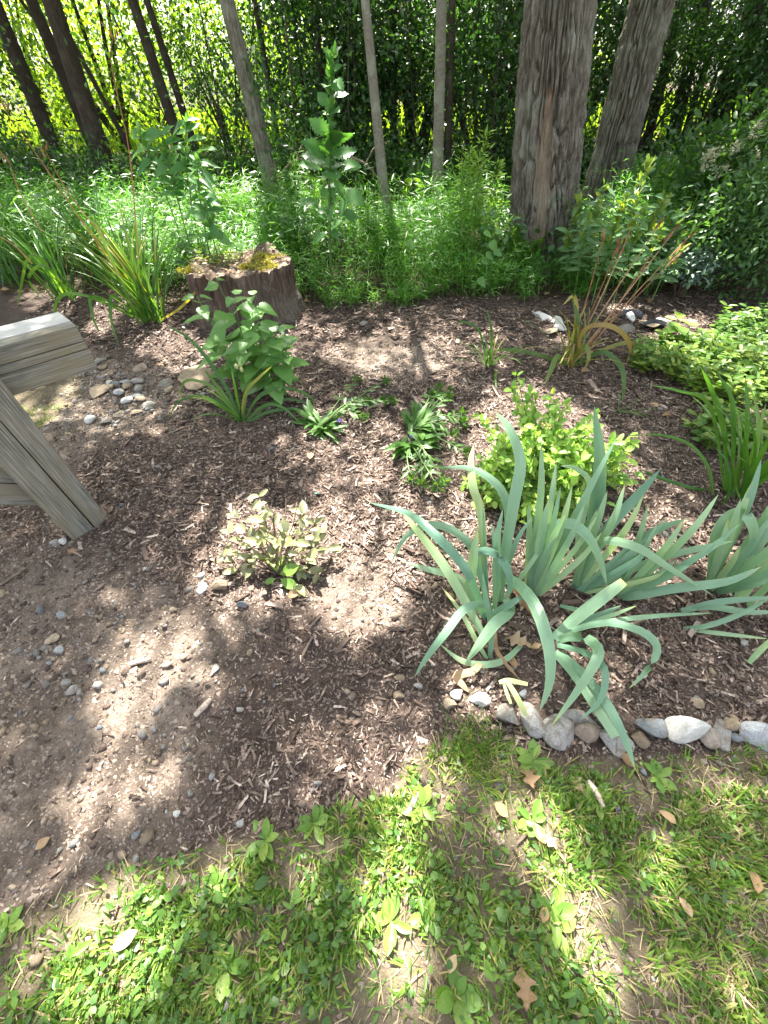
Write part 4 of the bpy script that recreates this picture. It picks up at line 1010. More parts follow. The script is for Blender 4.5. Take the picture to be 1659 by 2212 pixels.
iris('middle fan of iris blades spreading right behind the drooping stone-side clump', (1245, 1278), [
    ([(1262, 1240, .05), (1282, 1120, .26), (1296, 1004, .5), (1284, 877, .7)], 42, dict(roll=.1, tint=.25)),
    ([(1284, 1150, .2), (1297, 1060, .38), (1297, 986, .52)], 32, dict(roll=-.2, tint=.2)),
    ([(1240, 1278, 0), (1310, 1146, .28), (1370, 1078, .4), (1426, 1014, .5)], 34, dict(roll=.3, tint=.05)),
    ([(1250, 1280, 0), (1275, 1190, .2), (1314, 1168, .3), (1380, 1184, .32), (1445, 1226, .26), (1540, 1286, .12)], 28, dict(roll=.1, tint=.45)),
    ([(1250, 1285, 0), (1400, 1215, .16), (1485, 1190, .24), (1588, 1168, .3)], 24, dict(tint=.55)),
    ([(1245, 1283, 0), (1340, 1205, .2), (1410, 1150, .3), (1484, 1120, .38)], 30, dict(tint=.3)),
    ([(1246, 1276, 0), (1250, 1160, .2), (1275, 1050, .34), (1244, 1012, .42), (1210, 1006, .42)], 20, dict(tint=.6)),
    ([(1335, 1290, 0), (1370, 1287, .06), (1455, 1271, .14), (1570, 1256, .2), (1645, 1224, .24)], 30, dict(tint=.45)),
], [((1240, 1275), (1350, 1046), .48, 30, 10), ((1242, 1276), (1390, 1070), .46, 28, 12), ((1236, 1270), (1312, 1060), .42, 30, 3), ((1250, 1282), (1440, 1120), .36, 28, 9), ((1250, 1284), (1470, 1224), .2, 22, 8),
    ((1248, 1280), (1410, 1180), .28, 30, 8), ((1240, 1272), (1290, 1100), .4, 36, -3), ((1335, 1290), (1480, 1120), .42, 28, 8), ((1338, 1292), (1552, 1068), .5, 30, 12), ((1340, 1292), (1600, 1130), .42, 26, 12),
    ((1330, 1288), (1420, 1130), .36, 26, 4), ((1342, 1294), (1520, 1190), .3, 30, 8), ((1332, 1290), (1400, 1090), .4, 24, 4), ((1336, 1290), (1460, 1210), .22, 26, 6)])
iris('iris clump nearest the edging stones with cut and drooping leaf tips', (1190, 1385), [
    ([(1187, 1388, 0), (1245, 1335, .1), (1305, 1288, .18), (1348, 1256, .22)], 36, dict(roll=.1, tint=.6, blunt=True)),
    ([(1190, 1385, 0), (1265, 1345, .08), (1342, 1308, .13)], 26, dict(tint=.3)),
    ([(1188, 1376, 0), (1295, 1346, .15), (1360, 1354, .19), (1405, 1376, .2), (1420, 1408, .16), (1395, 1451, .1), (1358, 1488, .04)], 25, dict(roll=.1, tint=.5)),
    ([(1190, 1385, 0), (1270, 1348, .08), (1330, 1326, .13), (1376, 1308, .15)], 14, dict(tint=.7)),
    ([(1190, 1378, 0), (1300, 1345, .05), (1420, 1330, .07), (1540, 1324, .06)], 17, dict(tint=.55)),
    ([(1200, 1385, 0), (1230, 1376, .08), (1268, 1380, .16), (1292, 1402, .2), (1285, 1433, .2), (1245, 1496, .13), (1191, 1568, .05)], 34, dict(roll=.1, tint=.5)),
    ([(1194, 1391, 0), (1255, 1406, .1), (1297, 1431, .16), (1308, 1466, .16), (1296, 1514, .12), (1252, 1556, .06)], 24, dict(roll=.3, tint=.3)),
    ([(1190, 1400, 0), (1242, 1456, .06), (1292, 1530, .09), (1330, 1592, .09)], 34, dict(roll=.05, tint=.6, blunt=True)),
    ([(1202, 1402, 0), (1268, 1462, .09), (1315, 1526, .11), (1350, 1596, .09), (1371, 1658, .05)], 29, dict(roll=.2, tint=.3)),
    ([(1210, 1308, .02), (1250, 1318, .06), (1292, 1330, .08)], 15, dict(tint=.3)),
])
iris('dense iris clump at the right edge with tall crossing blades', (1545, 1275), [
    ([(1535, 1270, 0), (1545, 1160, .26), (1580, 1112, .36), (1613, 1114, .4), (1629, 1156, .34), (1610, 1192, .24)], 34, dict(roll=.1, tint=.4)),
    ([(1560, 1280, 0), (1650, 1160, .3), (1720, 1070, .42)], 34, dict(tint=.4)),
    ([(1462, 1322, 0), (1530, 1310, .06), (1610, 1322, .08), (1690, 1322, .06)], 22, dict(tint=.4)),
    ([(1468, 1320, 0), (1560, 1300, .1), (1680, 1290, .14)], 22, dict(tint=.3)),
    ([(1476, 1357, 0), (1530, 1351, .05), (1610, 1321, .1), (1690, 1270, .14)], 17, dict(tint=.3)),
    ([(1478, 1358, 0), (1555, 1368, .03), (1660, 1380, .02)], 14, dict(tint=.95)),
    ([(1617, 1432, .01), (1645, 1402, .06), (1690, 1360, .12)], 18, dict(tint=.8)),
], [((1530, 1268), (1645, 992), .55, 32, 10), ((1525, 1266), (1600, 1078), .44, 30, 6), ((1538, 1272), (1690, 1040), .5, 34, 10), ((1530, 1270), (1574, 1120), .36, 28, 3), ((1545, 1276), (1700, 1140), .4, 34, 10),
    ((1540, 1276), (1660, 1120), .4, 30, 6), ((1550, 1280), (1720, 1200), .3, 32, 8), ((1528, 1270), (1625, 1040), .48, 30, 4), ((1600, 1300), (1720, 1100), .4, 34, 4), ((1610, 1310), (1740, 1180), .34, 34, 4),
    ((1550, 1282), (1680, 1240), .2, 26, 8), ((1590, 1300), (1680, 1060), .44, 34, -2), ((1535, 1276), (1600, 1180), .26, 24, 3)])
# dead iris leaves
t = thing('withered_leaf', 'curled papery orange-brown iris leaf lying left of the stone-side clump', 'dead leaf', GS(1020, 1440))
blade('leaf', [(1040, 1432, .03), (1020, 1450, .045), (985, 1460, .03), (1000, 1480, .02), (1012, 1495, .01)], 18, M_DRYLEAF, t, tint=.55)
t = thing('withered_leaf', 'brown dead iris leaf bent up against the base of the leftmost clump', 'dead leaf', GS(1115, 1290))
blade('leaf', [(1100, 1262, .04), (1128, 1285, .07), (1150, 1320, .04), (1175, 1350, .02)], 20, M_DRYLEAF, t, tint=.15)
t = thing('withered_leaf', 'dry strap leaf beside the base of the leftmost iris clump', 'dead leaf', GS(1075, 1390))
blade('leaf', [(1070, 1350, .03), (1072, 1400, .04), (1090, 1430, .03), (1120, 1465, .01)], 10, M_DRYLEAF, t, tint=.4)
t = thing('cut_stem', 'cut pale iris root stem with stubs lying on the edging stones', 'cut stem', GS(1100, 1478))
for pp, w in (([(1078, 1474, .05), (1100, 1470, .06), (1140, 1478, .05)], 11), ([(1094, 1470, .06), (1112, 1498, .09), (1128, 1528, .08), (1136, 1546, .06)], 13), ([(1088, 1476, .05), (1096, 1500, .05), (1104, 1520, .05)], 8)):
    blade('stub', pp, w, M_BUD, t, blunt=True, tint=.8)

# ------------------------------------------------------------------ daylilies
def arc(base, az, L, lean0, curl, kink=0):
    """points of a blade: leaves the base at lean0 from the vertical and curls over"""
    n = 9; s = np.linspace(0, 1, n); ang = lean0 + curl * s ** 1.7
    h = np.concatenate([[0], np.cumsum(np.sin((ang[1:] + ang[:-1]) / 2))]) * L / (n - 1); v = np.concatenate([[0], np.cumsum(np.cos((ang[1:] + ang[:-1]) / 2))]) * L / (n - 1)
    P = np.stack([base[0] + h * math.sin(az), base[1] + h * math.cos(az), base[2] + v], -1)
    lim = groundz(P[:, 0], P[:, 1]) + .012
    P[:, 2] = np.maximum(P[:, 2], lim)
    return P
def lily(label, bpx, n, Lr, azs, lean, curl, w, mat=M_LILY, tint=(.2, .8), spread=.05, name='daylily', cat='daylily', group=None, heroes=()):
    b = GS(*bpx); t = thing(name, label, cat, b, group)
    for k in range(n):
        az = U(*azs) if not callable(azs) else azs(k)
        bb = b + np.array([U(-spread, spread), U(-spread, spread), -.01])
        P = arc(bb, az, U(*Lr), U(*lean), U(*curl))
        v, q, tt = ribbon(P, U(.8, 1.15) * w, None, 13, crease=.35, tint=U(*tint))
        mb = MB(); mb.add(v, q, None, np.clip(tt + np.repeat(np.linspace(-.1, .12, 13), 3), 0, 1)); part('leaf', mb, mat, t)
    for path, wp, kw in heroes: blade('leaf', path, wp, mat, t, **kw)
    return t
PI = math.pi
t = lily('largest daylily clump, sunlit bright green, left of the stump', (332, 692), 78, (.6, 1.1), (-2.6, 1.3), (.03, .55), (.15, 1.5), .025, tint=(.35, .9), spread=.10, group='green daylily clumps left of the stump',
     heroes=[([(300, 690, .02), (250, 640, .25), (238, 655, .22), (242, 700, .1), (256, 745, .03)], 12, dict(tint=.5)), ([(290, 685, .03), (190, 640, .3), (130, 640, .3), (122, 690, .12), (180, 712, .03)], 11, dict(tint=.4)),
             ([(310, 690, .02), (205, 640, .3), (200, 680, .2), (215, 720, .05)], 11, dict(tint=.5)), ([(350, 690, .02), (395, 660, .16), (440, 600, .4), (400, 560, .5)], 10, dict(tint=.95))])
for pts, lab in (([(262, 600, .3), (185, 490, .7), (90, 350, 1.15), (10, 235, 1.55)], 'long orange-brown flower stalk slanting up left from the largest daylily'), ([(300, 560, .35), (293, 480, .6), (287, 400, .85), (275, 300, 1.2), (240, 140, 1.7), (245, 80, 1.85)], 'tall orange flower stalk rising almost straight from the largest daylily'),
                 ([(225, 515, .5), (150, 420, .9), (100, 330, 1.2)], 'brown flower stalk slanting between the two left daylily clumps'), ([(90, 500, .5), (45, 420, .8), (20, 350, 1.0)], 'thin pale dry stalk at the left edge above the daylilies'), ([(70, 570, .3), (30, 530, .5), (-20, 500, .6)], 'brown stalk bending out at the left edge below the daylilies')):
    P = np.array([zp(a, b, h) for a, b, h in pts]); P[:, 1] = np.clip(P[:, 1], 2.6, 5.2)
    P = np.array([vp(a, b, 3.9) for a, b, h in pts]) 
    s = thing('flower_stalk', lab, 'stalk', P[0], 'dry daylily stalks at left'); mb = MB(); v, q, tt = tube(P, [.0048, .0042, .002], 6, 14, .5); mb.add(v, q, None, np.linspace(.95, .05, len(v))); part('stem', mb, M_ORANGE, s)
    mb = MB(); scatter(mb, LANCE, P[-1] + rng.normal(size=(4, 3)) * .02, rand_dirs(4) * .5 + [0, 0, 1], rand_dirs(4), .06, .5); part('seed_pod', mb, M_ORANGE, s)
lily('shaded daylily clump at the left, second from the largest one', (150, 640), 44, (.7, 1.05), (-2.7, 1.4), (.05, .6), (.3, 1.6), .021, tint=(.1, .6), spread=.12, group='green daylily clumps left of the stump',
     heroes=[([(140, 640, .05), (90, 560, .45), (60, 560, .45), (45, 620, .2), (38, 660, .05)], 11, dict(tint=.6)), ([(160, 650, .05), (100, 575, .4), (62, 600, .3), (90, 650, .1)], 11, dict(tint=.7))])
lily('daylily clump cut off by the left edge, above the timber rail', (20, 615), 34, (.6, 1.0), (-2.7, 1.6), (.1, .6), (.3, 1.6), .021, tint=(.1, .6), spread=.14, group='green daylily clumps left of the stump')
lily('dark daylily clump behind the largest one, in the tall grass', (235, 610), 36, (.7, 1.1), (-2.2, 1.2), (.05, .5), (.2, 1.3), .021, tint=(.0, .5), spread=.12, group='green daylily clumps left of the stump')
# young daylily in front of the broad-leaved plant
t = lily('young daylily with pale buds on a dark stem, in front of the broad-leaved plant', (522, 912), 8, (.3, .42), (-2.2, 2.2), (.4, .8), (.5, 1.3), .019, tint=(.4, .7), spread=.02, heroes=[
    ([(520, 912, 0), (490, 840, .2), (440, 765, .36), (400, 725, .42), (356, 702, .46)], 15, dict(tint=.1)), ([(516, 908, 0), (470, 845, .16), (425, 822, .2), (395, 828, .16), (390, 868, .03)], 11, dict(tint=.5)),
    ([(514, 910, 0), (480, 870, .1), (430, 858, .14), (385, 868, .08), (362, 910, .02)], 10, dict(tint=.4)), ([(518, 910, 0), (490, 860, .12), (450, 810, .2), (445, 800, .22)], 11, dict(tint=.6)),
    ([(528, 910, 0), (560, 855, .14), (610, 838, .18), (660, 850, .12), (688, 875, .04)], 12, dict(tint=.45)), ([(530, 912, 0), (570, 880, .08), (620, 862, .1), (676, 874, .05)], 11, dict(tint=.4)),
    ([(530, 914, 0), (570, 876, .1), (610, 880, .1), (650, 915, .02)], 12, dict(tint=.6)), ([(532, 914, 0), (580, 890, .06), (640, 884, .06), (690, 905, .02)], 12, dict(tint=.3)),
    ([(520, 912, 0), (530, 850, .2), (560, 815, .3), (588, 790, .36)], 12, dict(tint=.8)), ([(524, 912, 0), (512, 860, .18), (500, 800, .36)], 10, dict(tint=.6))])
P = np.array([GS(522, 912), vp(514, 850, GS(522, 912)[1]), vp(511, 797, GS(522, 912)[1])])
mb = MB(); v, q, tt = tube(P, [.008, .007, .005], 6, 8, 0.); mb.add(v, q, None, tt); part('flower_stem', mb, M_LOW, t)
for k in range(5):
    mb = MB(); V_, T_ = ICO1; d = np.array([U(-.02, .03), U(-.02, .02), U(-.005, .03)]); mb.add(V_ * [.012, .012, .02] + P[-1] + d, None, T_, U(.2, .9)); part('bud', mb, M_BUD, t)
# half-dry daylily at right
t = lily('half-dry daylily with yellowing leaves and tall dead stalks, at right by the white stones', (1235, 788), 26, (.35, .62), (-2.9, 2.9), (.15, .9), (.4, 1.7), .016, M_LILYDRY, (.0, .95), .07, heroes=[
    ([(1240, 785, 0), (1260, 715, .25), (1310, 702, .32), (1350, 725, .26), (1362, 760, .12), (1350, 790, .04)], 11, dict(tint=.6)), ([(1245, 788, 0), (1300, 760, .14), (1340, 790, .1), (1348, 830, .04), (1344, 868, .02)], 12, dict(tint=.25)),
    ([(1225, 790, 0), (1205, 770, .12), (1190, 800, .06), (1178, 828, .02)], 13, dict(tint=.3)), ([(1225, 788, 0), (1160, 765, .1), (1100, 755, .1), (1060, 760, .06)], 9, dict(tint=.35)), ([(1240, 786, 0), (1262, 745, .16), (1272, 770, .12), (1262, 800, .03)], 10, dict(tint=.5)),
    ([(1245, 786, 0), (1330, 745, .16), (1385, 745, .14), (1408, 775, .04)], 9, dict(tint=.4)), ([(1230, 785, 0), (1245, 690, .32), (1240, 640, .46), (1215, 660, .44)], 9, dict(tint=.8)), ([(1232, 785, 0), (1248, 700, .3), (1235, 640, .45)], 10, dict(tint=.1))])
yb = GS(1235, 780)[1]
for k, (x1, y1) in enumerate([(1305, 505), (1340, 520), (1355, 515), (1425, 485), (1455, 500), (1470, 545), (1400, 560), (1490, 510)]):
    A, B = vp(1222 + k * 4, 780, yb), vp(x1, y1, yb + .25); mb = MB()
    v, q, tt = tube([A, A + (B - A) * .5 + [U(-.02, .02), 0, .01], B], [.0055, .005, .003], 5, 8, U(.2, .7)); mb.add(v, q, None, tt); part('dead_stalk', mb, M_STALK, t)
    mb = MB(); n = 5; scatter(mb, LANCE, A + (B - A) * U(.86, 1.0, n)[:, None] + rng.normal(size=(n, 3)) * .006, np.tile(B - A, (n, 1)) + rand_dirs(n) * .12, rand_dirs(n), U(.05, .09, n), U(0, .6, n)); part('seed_pod', mb, M_STALK, t)
lily('small thin-leaved daylily left of the half-dry one', (1057, 793), 20, (.22, .42), (-3, 3), (.25, .9), (.5, 1.5), .011, M_LILY, (.25, .95), .03, heroes=[([(1058, 790, 0), (1062, 720, .25), (1052, 668, .4)], 10, dict(tint=.5)), ([(1052, 790, 0), (1035, 715, .25), (1000, 695, .3), (980, 705, .28)], 8, dict(tint=.4)), ([(1072, 795, 0), (1070, 815, .03), (1072, 838, .02)], 9, dict(tint=.6))])
lily('broad-leaved daylily at the right edge behind the iris clumps', (1590, 1075), 14, (.45, .7), (-2.2, 2.4), (.08, .6), (.1, .9), .026, M_LILY, (.1, .6), .04, heroes=[
    ([(1565, 1060, 0), (1548, 930, .3), (1525, 865, .44), (1470, 845, .5), (1405, 832, .5)], 13, dict(tint=.35)), ([(1572, 1062, 0), (1565, 940, .3), (1540, 850, .5), (1515, 795, .62)], 19, dict(tint=.3)), ([(1580, 1064, 0), (1585, 940, .32), (1580, 860, .48), (1545, 800, .58)], 17, dict(tint=.5)),
    ([(1590, 1064, 0), (1610, 960, .28), (1615, 880, .44), (1610, 815, .54)], 17, dict(tint=.5)), ([(1540, 1070, 0), (1530, 1010, .12), (1490, 960, .18), (1430, 940, .18), (1375, 940, .14)], 12, dict(tint=.5)), ([(1530, 1060, 0), (1480, 1050, .06), (1420, 1030, .08), (1385, 1015, .08)], 13, dict(tint=.3)),
    ([(1560, 1090, 0), (1576, 1060, .18), (1570, 1000, .3), (1545, 965, .34)], 10, dict(tint=.15)), ([(1600, 1070, 0), (1660, 1000, .25), (1720, 960, .36)], 22, dict(tint=.5)), ([(1600, 1075, 0), (1670, 1020, .2), (1730, 1000, .26)], 22, dict(tint=.6)), ([(1600, 1064, 0), (1632, 960, .3), (1655, 870, .45)], 16, dict(tint=.6))])
t = thing('grass_tuft', 'sparse low grass tuft on the bark between the daylilies at right', 'grass tuft', GS(1335, 890))
for k in range(9):
    v, q, tt = ribbon(arc(GS(1335, 890), U(-3, 3), U(.15, .3), U(.7, 1.2), U(.2, .6)), .006, None, 8); mb = MB(); mb.add(v, q, None, tt); part('blade', mb, M_LILY, t)

# ------------------------------------------------------------------ broad-leaved and weedy plants
def leafmeshes(name, mat, k, **kw):
    out = []
    for i in range(k):
        V, Q, T = leaf_tmpl(seed=i, **kw); r = np.random.default_rng(i)
        V = V.copy(); V[:, 1] += .06 * r.normal() * V[:, 0] ** 2
        out.append(mesh_np(name, V, Q, T, np.full(len(V), .5), True, mat))
    return out
def put(name, me, parent, P, D, N, s, w=1.0):
    B = bases(np.asarray(D, float)[None], np.asarray(N, float)[None])[0]
    o = bpy.data.objects.new(name, me); COL.objects.link(o); o.parent = parent
    S = np.array([s, s * w, s]); Mx = Matrix([list(B[i] * S) + [0] for i in range(3)] + [[0, 0, 0, 1]])
    Mx.translation = Vector(np.asarray(P, float) - np.array(parent.location)); o.matrix_local = Mx
    return o
L_NET = leafmeshes('toothed_leaf', M_NETTLE, 4, n=22, width=.66, peak=.27, serr=.13, fold=.10, droop=.2, wave=.015)
L_WEED = leafmeshes('jagged_leaf', M_WEED, 4, n=14, width=.44, peak=.42, serr=.20, fold=.12, droop=.16, wave=.015)
L_OVAL = leafmeshes('oval_leaf', M_WEED, 3, n=8, width=.42, peak=.36, fold=.16, droop=.2, wave=.02)
L_DY = leafmeshes('bronzed_leaf', M_DYING, 4, n=8, width=.5, peak=.42, fold=.18, droop=.14, wave=.02)
L_SP = leafmeshes('lime_leaf', M_SPIREA, 4, n=6, width=.55, peak=.45, fold=.16, droop=.12, across=3)
L_LOW = leafmeshes('strap_leaf', M_LOW, 3, n=9, width=.2, peak=.55, fold=.14, droop=.22)
L_DOCK = leafmeshes('broad_leaf', M_LAWN, 3, n=8, width=.5, peak=.55, fold=.12, droop=.10, wave=.02)
M_STALKW = leafmat('grey_green_leaf', [(0, (.07, .16, .06)), (.6, (.13, .25, .10)), (1, (.22, .34, .13))], .36, .4)
L_NARROW = leafmeshes('narrow_leaf', M_STALKW, 3, n=8, width=.32, peak=.4, fold=.14, droop=.22)
t = thing('broad_leaved_plant', 'leafy green plant with heart-shaped toothed leaves in front of the stump', 'plant', GS(562, 848))
b = np.array(t.location)
for k, (px_, py_, z_) in enumerate([(468, 606, .62), (545, 640, .60), (602, 706, .46), (505, 640, .62), (442, 672, .52), (560, 700, .5), (622, 772, .32), (468, 745, .38), (530, 735, .44), (585, 760, .36), (600, 820, .2), (425, 640, .5)]):
    T_ = zp(px_, py_, z_ + b[2]); m1 = b + (T_ - b) * .5 + [U(-.03, .03), U(-.03, .03), .06]
    pts = [b + [U(-.03, .03), U(-.03, .03), -.02], m1, T_]; C_ = catmull(pts, 12); mb = MB(); v, q, tt = tube(pts, [.005, .004, .0025], 5, 9, .3); mb.add(v, q, None, tt); part('stem', mb, M_STEM, t)
    for j, f in enumerate((.42, .62, .8, .93, 1.0)):
        c0 = C_[int(f * 11)]; az0 = U(0, 6.28) if j == 0 else az0 + PI / 2 + U(-.3, .3); sz = (.15, .18, .165, .13, .085)[j] * U(.85, 1.2)
        for sgn in (0, PI):
            if rng.random() < .14: continue
            a0 = az0 + sgn; D = np.array([math.cos(a0), math.sin(a0), U(-.35, .25)])
            st = c0 + D * sz * .22
            put('leaf', L_NET[rng.integers(4)], t, st, D, np.array([U(-.3, .3), U(-.6, 0), 1.0]), sz)
# tall toothed weed
def weed(label, pts, y, leaves, meshes, name='tall_weed', cat='weed', group=None, sw=.008, top=12, mat=M_STEM, wmul=1.0, tipmat=M_WEED):
    P = np.array([vp(a, b, y) for a, b in pts]); P[0, 2] = gz(P[0, 0], y)
    t = thing(name, label, cat, P[0], group)
    mb = MB(); v, q, tt = tube(P, [sw, sw * .8, sw * .35], 6, 12, .6); mb.add(v, q, None, tt); part('stem', mb, mat, t)
    for (x0, y0, x1, y1) in leaves:
        A, B = vp(x0, y0, y), vp(x1, y1, y - U(-.06, .14)); s = np.linalg.norm(B - A)
        put('leaf', meshes[rng.integers(len(meshes))], t, A, B - A, np.array([U(-.7, .7), U(-1.2, -.2), 1.0]), s * 1.05, wmul * U(.8, 1.15))
    if top:
        n = top * 3; f = U(.86, 1.02, n)[:, None]; Cc = P[-2] + (P[-1] - P[-2]) * ((f - .86) / .16)
        mb = MB(); scatter(mb, FOLDLEAF, Cc, rand_dirs(n) * .8 + [0, 0, .9], rand_dirs(n) + [0, -.6, .4], U(.04, .10, n), U(.2, 1, n)); part('tip_leaves', mb, tipmat, t, False)
    return t
z3 = lambda x, y: (.37 * x + 608.3, 83 + .37 * y)
lv = [(270, 390, 210, 310), (270, 560, 178, 450), (255, 680, 130, 590), (230, 760, 105, 715), (250, 835, 95, 775), (205, 960, 98, 945), (268, 1050, 212, 1020), (255, 1130, 185, 1190), (300, 340, 385, 310), (288, 650, 385, 520), (300, 690, 435, 655), (345, 745, 460, 735),
      (300, 820, 375, 935), (285, 920, 300, 1000), (380, 880, 465, 965), (350, 1020, 460, 1055), (290, 1110, 328, 1170), (285, 440, 240, 430), (295, 430, 325, 415), (275, 280, 245, 262), (300, 250, 350, 290), (280, 620, 260, 560), (290, 200, 345, 150), (285, 720, 335, 715), (270, 880, 235, 910), (262, 720, 120, 660)]
weed('tall single weed with jagged leaves standing in the grass in front of the wood', [z3(275, 1330), z3(278, 1000), z3(280, 600), z3(300, 80)], 4.7, [(*z3(a, b_), *z3(c_, d_)) for a, b_, c_, d_ in lv] + [(*z3(a + 4, b_ + 45), *z3(a + (a - c_) * U(.5, .8), d_ + 60)) for a, b_, c_, d_ in lv if 380 < b_ < 1100], L_WEED, sw=.013, top=22, wmul=1.5)
for lab, bx, by, tx, ty, y in (('big oval-leaved weed left of the ivy-clad trunk, tallest shoot of three', 405, 480, 402, 262, 5.0), ('oval-leaved shoot reaching left, in the weeds left of the ivy-clad trunk', 385, 480, 300, 278, 5.15), ('oval-leaved shoot in the middle of the weeds left of the ivy-clad trunk', 395, 490, 350, 290, 5.05), ('pale-leaved weed between the stump and the ivy-clad trunk', 430, 500, 430, 330, 4.7), ('sunny bush of pointed leaves just behind the largest daylily', 470, 560, 440, 430, 4.4)):
    ls = []
    for f in np.linspace(.35, 1, 7):
        x0, y0 = bx + (tx - bx) * f, by + (ty - by) * f
        for sgn in (-1, 1):
            ls.append((x0, y0, x0 + sgn * U(16, 44), y0 + U(-30, 34)))
    weed(lab, [(bx, by), ((bx + tx) / 2, (by + ty) / 2), (tx, ty)], y, ls, L_OVAL, 'leafy_weed', 'weed', 'oval-leaved weeds at left', .007, 6)
# stalky weeds by the leaning trunk
stalk = [(1262, 560, 1310, 400, 5.2), (1300, 590, 1352, 430, 5.1), (1330, 600, 1402, 345, 5.0), (1345, 600, 1440, 425, 5.0), (1360, 605, 1482, 455, 4.9), (1310, 620, 1372, 470, 4.6), (1335, 625, 1392, 462, 4.5), (1290, 620, 1330, 490, 4.6), (1250, 610, 1270, 470, 4.8), (1380, 615, 1430, 490, 4.7), (1400, 612, 1500, 500, 4.8), (1270, 590, 1290, 440, 5.0), (1420, 618, 1470, 540, 4.6), (1390, 600, 1450, 470, 5.1), (1235, 560, 1250, 430, 5.3), (1315, 575, 1380, 395, 5.2), (1360, 590, 1425, 450, 5.2), (1240, 600, 1225, 500, 4.9)]
where = ['nearest the leaning trunk foot', 'in front of the leaning trunk', 'tallest, with a yellow-green tip, right of the leaning trunk', 'behind the tallest yellow-tipped one', 'reaching farthest right at mid height', 'sunlit front one with glowing tip', 'short front one beside the glowing one', 'left front one above the bark edge', 'at the left front by the big trunk', 'above the dead stalks of the half-dry daylily', 'lowest leaning far right over the blue-grey bush', 'between the two big trunks', 'short one next to the blue-grey bush', 'second at the back right', 'thin one right of the massive trunk foot', 'hiding the right side of the leaning trunk', 'in the middle of the back row', 'shortest one at the massive trunk foot']
for (bx, by, tx, ty, y), wv in zip(stalk, where):
    ls = []
    for f in np.linspace(.2, .97, 9):
        x0, y0 = bx + (tx - bx) * f, by + (ty - by) * f
        for sgn in (-1, 1): ls.append((x0, y0, x0 + sgn * U(18, 38) * (1.15 - f * .5) + 6, y0 + U(-18, 14)))
    weed('stalky weed with narrow leaves, ' + wv, [(bx, by), ((bx + tx) / 2 - 4, (by + ty) / 2), (tx, ty)], y - .45, ls, L_NARROW, 'stalky_weed', 'weed', 'stalky weeds by the leaning trunk', .006, 8, tipmat=M_COVER)
# feathery sunlit weeds left of the big trunk
for k, (bx, by, tx, ty, wv) in enumerate([(1010, 470, 1052, 285, 'tallest of the group'), (995, 480, 1000, 345, 'at the left of the group'), (1030, 480, 1035, 335, 'in the middle of the group'), (1055, 490, 1075, 350, 'touching the massive trunk'), (1018, 490, 1015, 320, 'second tallest of the group')]):
    A, B = vp(bx, by, 5.3), vp(tx, ty, 5.3); A[2] = gz(A[0], 5.3)
    t = thing('feathery_weed', 'pale feathery sunlit weed left of the massive trunk, ' + wv, 'weed', A, 'feathery weeds left of the massive trunk')
    mb = MB(); v, q, tt = tube([A, (A + B) / 2, B], [.006, .005, .002], 5, 8, .6); mb.add(v, q, None, tt); part('stem', mb, M_STEM, t)
    n = 210; f = U(.3, 1, n)[:, None]; P = A + (B - A) * f; D = rand_dirs(n) * [1, 1, .5] + [0, 0, .35]; mb = MB()
    scatter(mb, LANCE, P + D * U(0, .24, n)[:, None] * (1.15 - f), D, rand_dirs(n) + [0, 0, 1], U(.035, .085, n), U(.2, .9, n)); part('foliage', mb, M_SPIREA, t, False)
# ferns
def fern(label, bx, by, y, nf, L, seed):
    b = vp(bx, by, y); b[2] = gz(b[0], y); t = thing('fern', label, 'fern', b, 'ferns at the edge of the wood')
    for k in range(nf):
        P = arc(b, seed + k * 6.28 / nf + U(-.3, .3), L * U(.75, 1.1), U(.2, .5), U(.5, 1.2)); C = catmull(P, 26); mb = MB()
        v, q, tt = tube(P, [.004, .002], 4, 8, .3); mb.add(v, q, None, tt)
        Tn = np.gradient(C, axis=0); Tn /= np.linalg.norm(Tn, axis=1, keepdims=True); S = np.cross(Tn, [0, 0, 1.0]); S /= np.linalg.norm(S, axis=1, keepdims=True) + 1e-9
        w = np.sin(np.linspace(.35, 1, 26) * PI) ** .8 * L * .24 + .01
        for sg in (-1, 1): scatter(mb, LANCE, C[3:], (S * sg + Tn * .45)[3:], np.cross(S, Tn)[3:] , w[3:], U(.2, .9), w[3:] * .9)
        part('frond', mb, M_FERN, t, False)
for a in (('big green fern at the foot of the massive trunk', 1140, 500, 5.0, 9, .6, .2), ('fern left of the massive trunk among feathery weeds', 1075, 480, 5.2, 7, .5, 1.), ('fern in front of the slim brown trunk', 815, 440, 5.5, 7, .5, .5), ('pale fern behind the straight pale trunk', 895, 385, 7.0, 8, .7, .7), ('fern left of the straight pale trunk in the shade', 880, 360, 7.6, 7, .7, .1), ('fern at the foot of the ivy-clad trunk', 545, 400, 6.2, 8, .6, .3), ('fern left of the ivy-clad trunk, in half shade', 480, 400, 6.4, 7, .6, .9), ('dark fern behind the tall jagged weed', 690, 400, 6.6, 7, .6, .4), ('fern in the green mound behind the stalky weeds, left one', 1400, 400, 6.6, 9, .8, .4), ('fern in the green mound behind the stalky weeds, right one', 1470, 390, 6.8, 9, .8, .8), ('fern in the green mound under the cream flower heads', 1540, 390, 6.9, 9, .8, .1)): fern(*a)
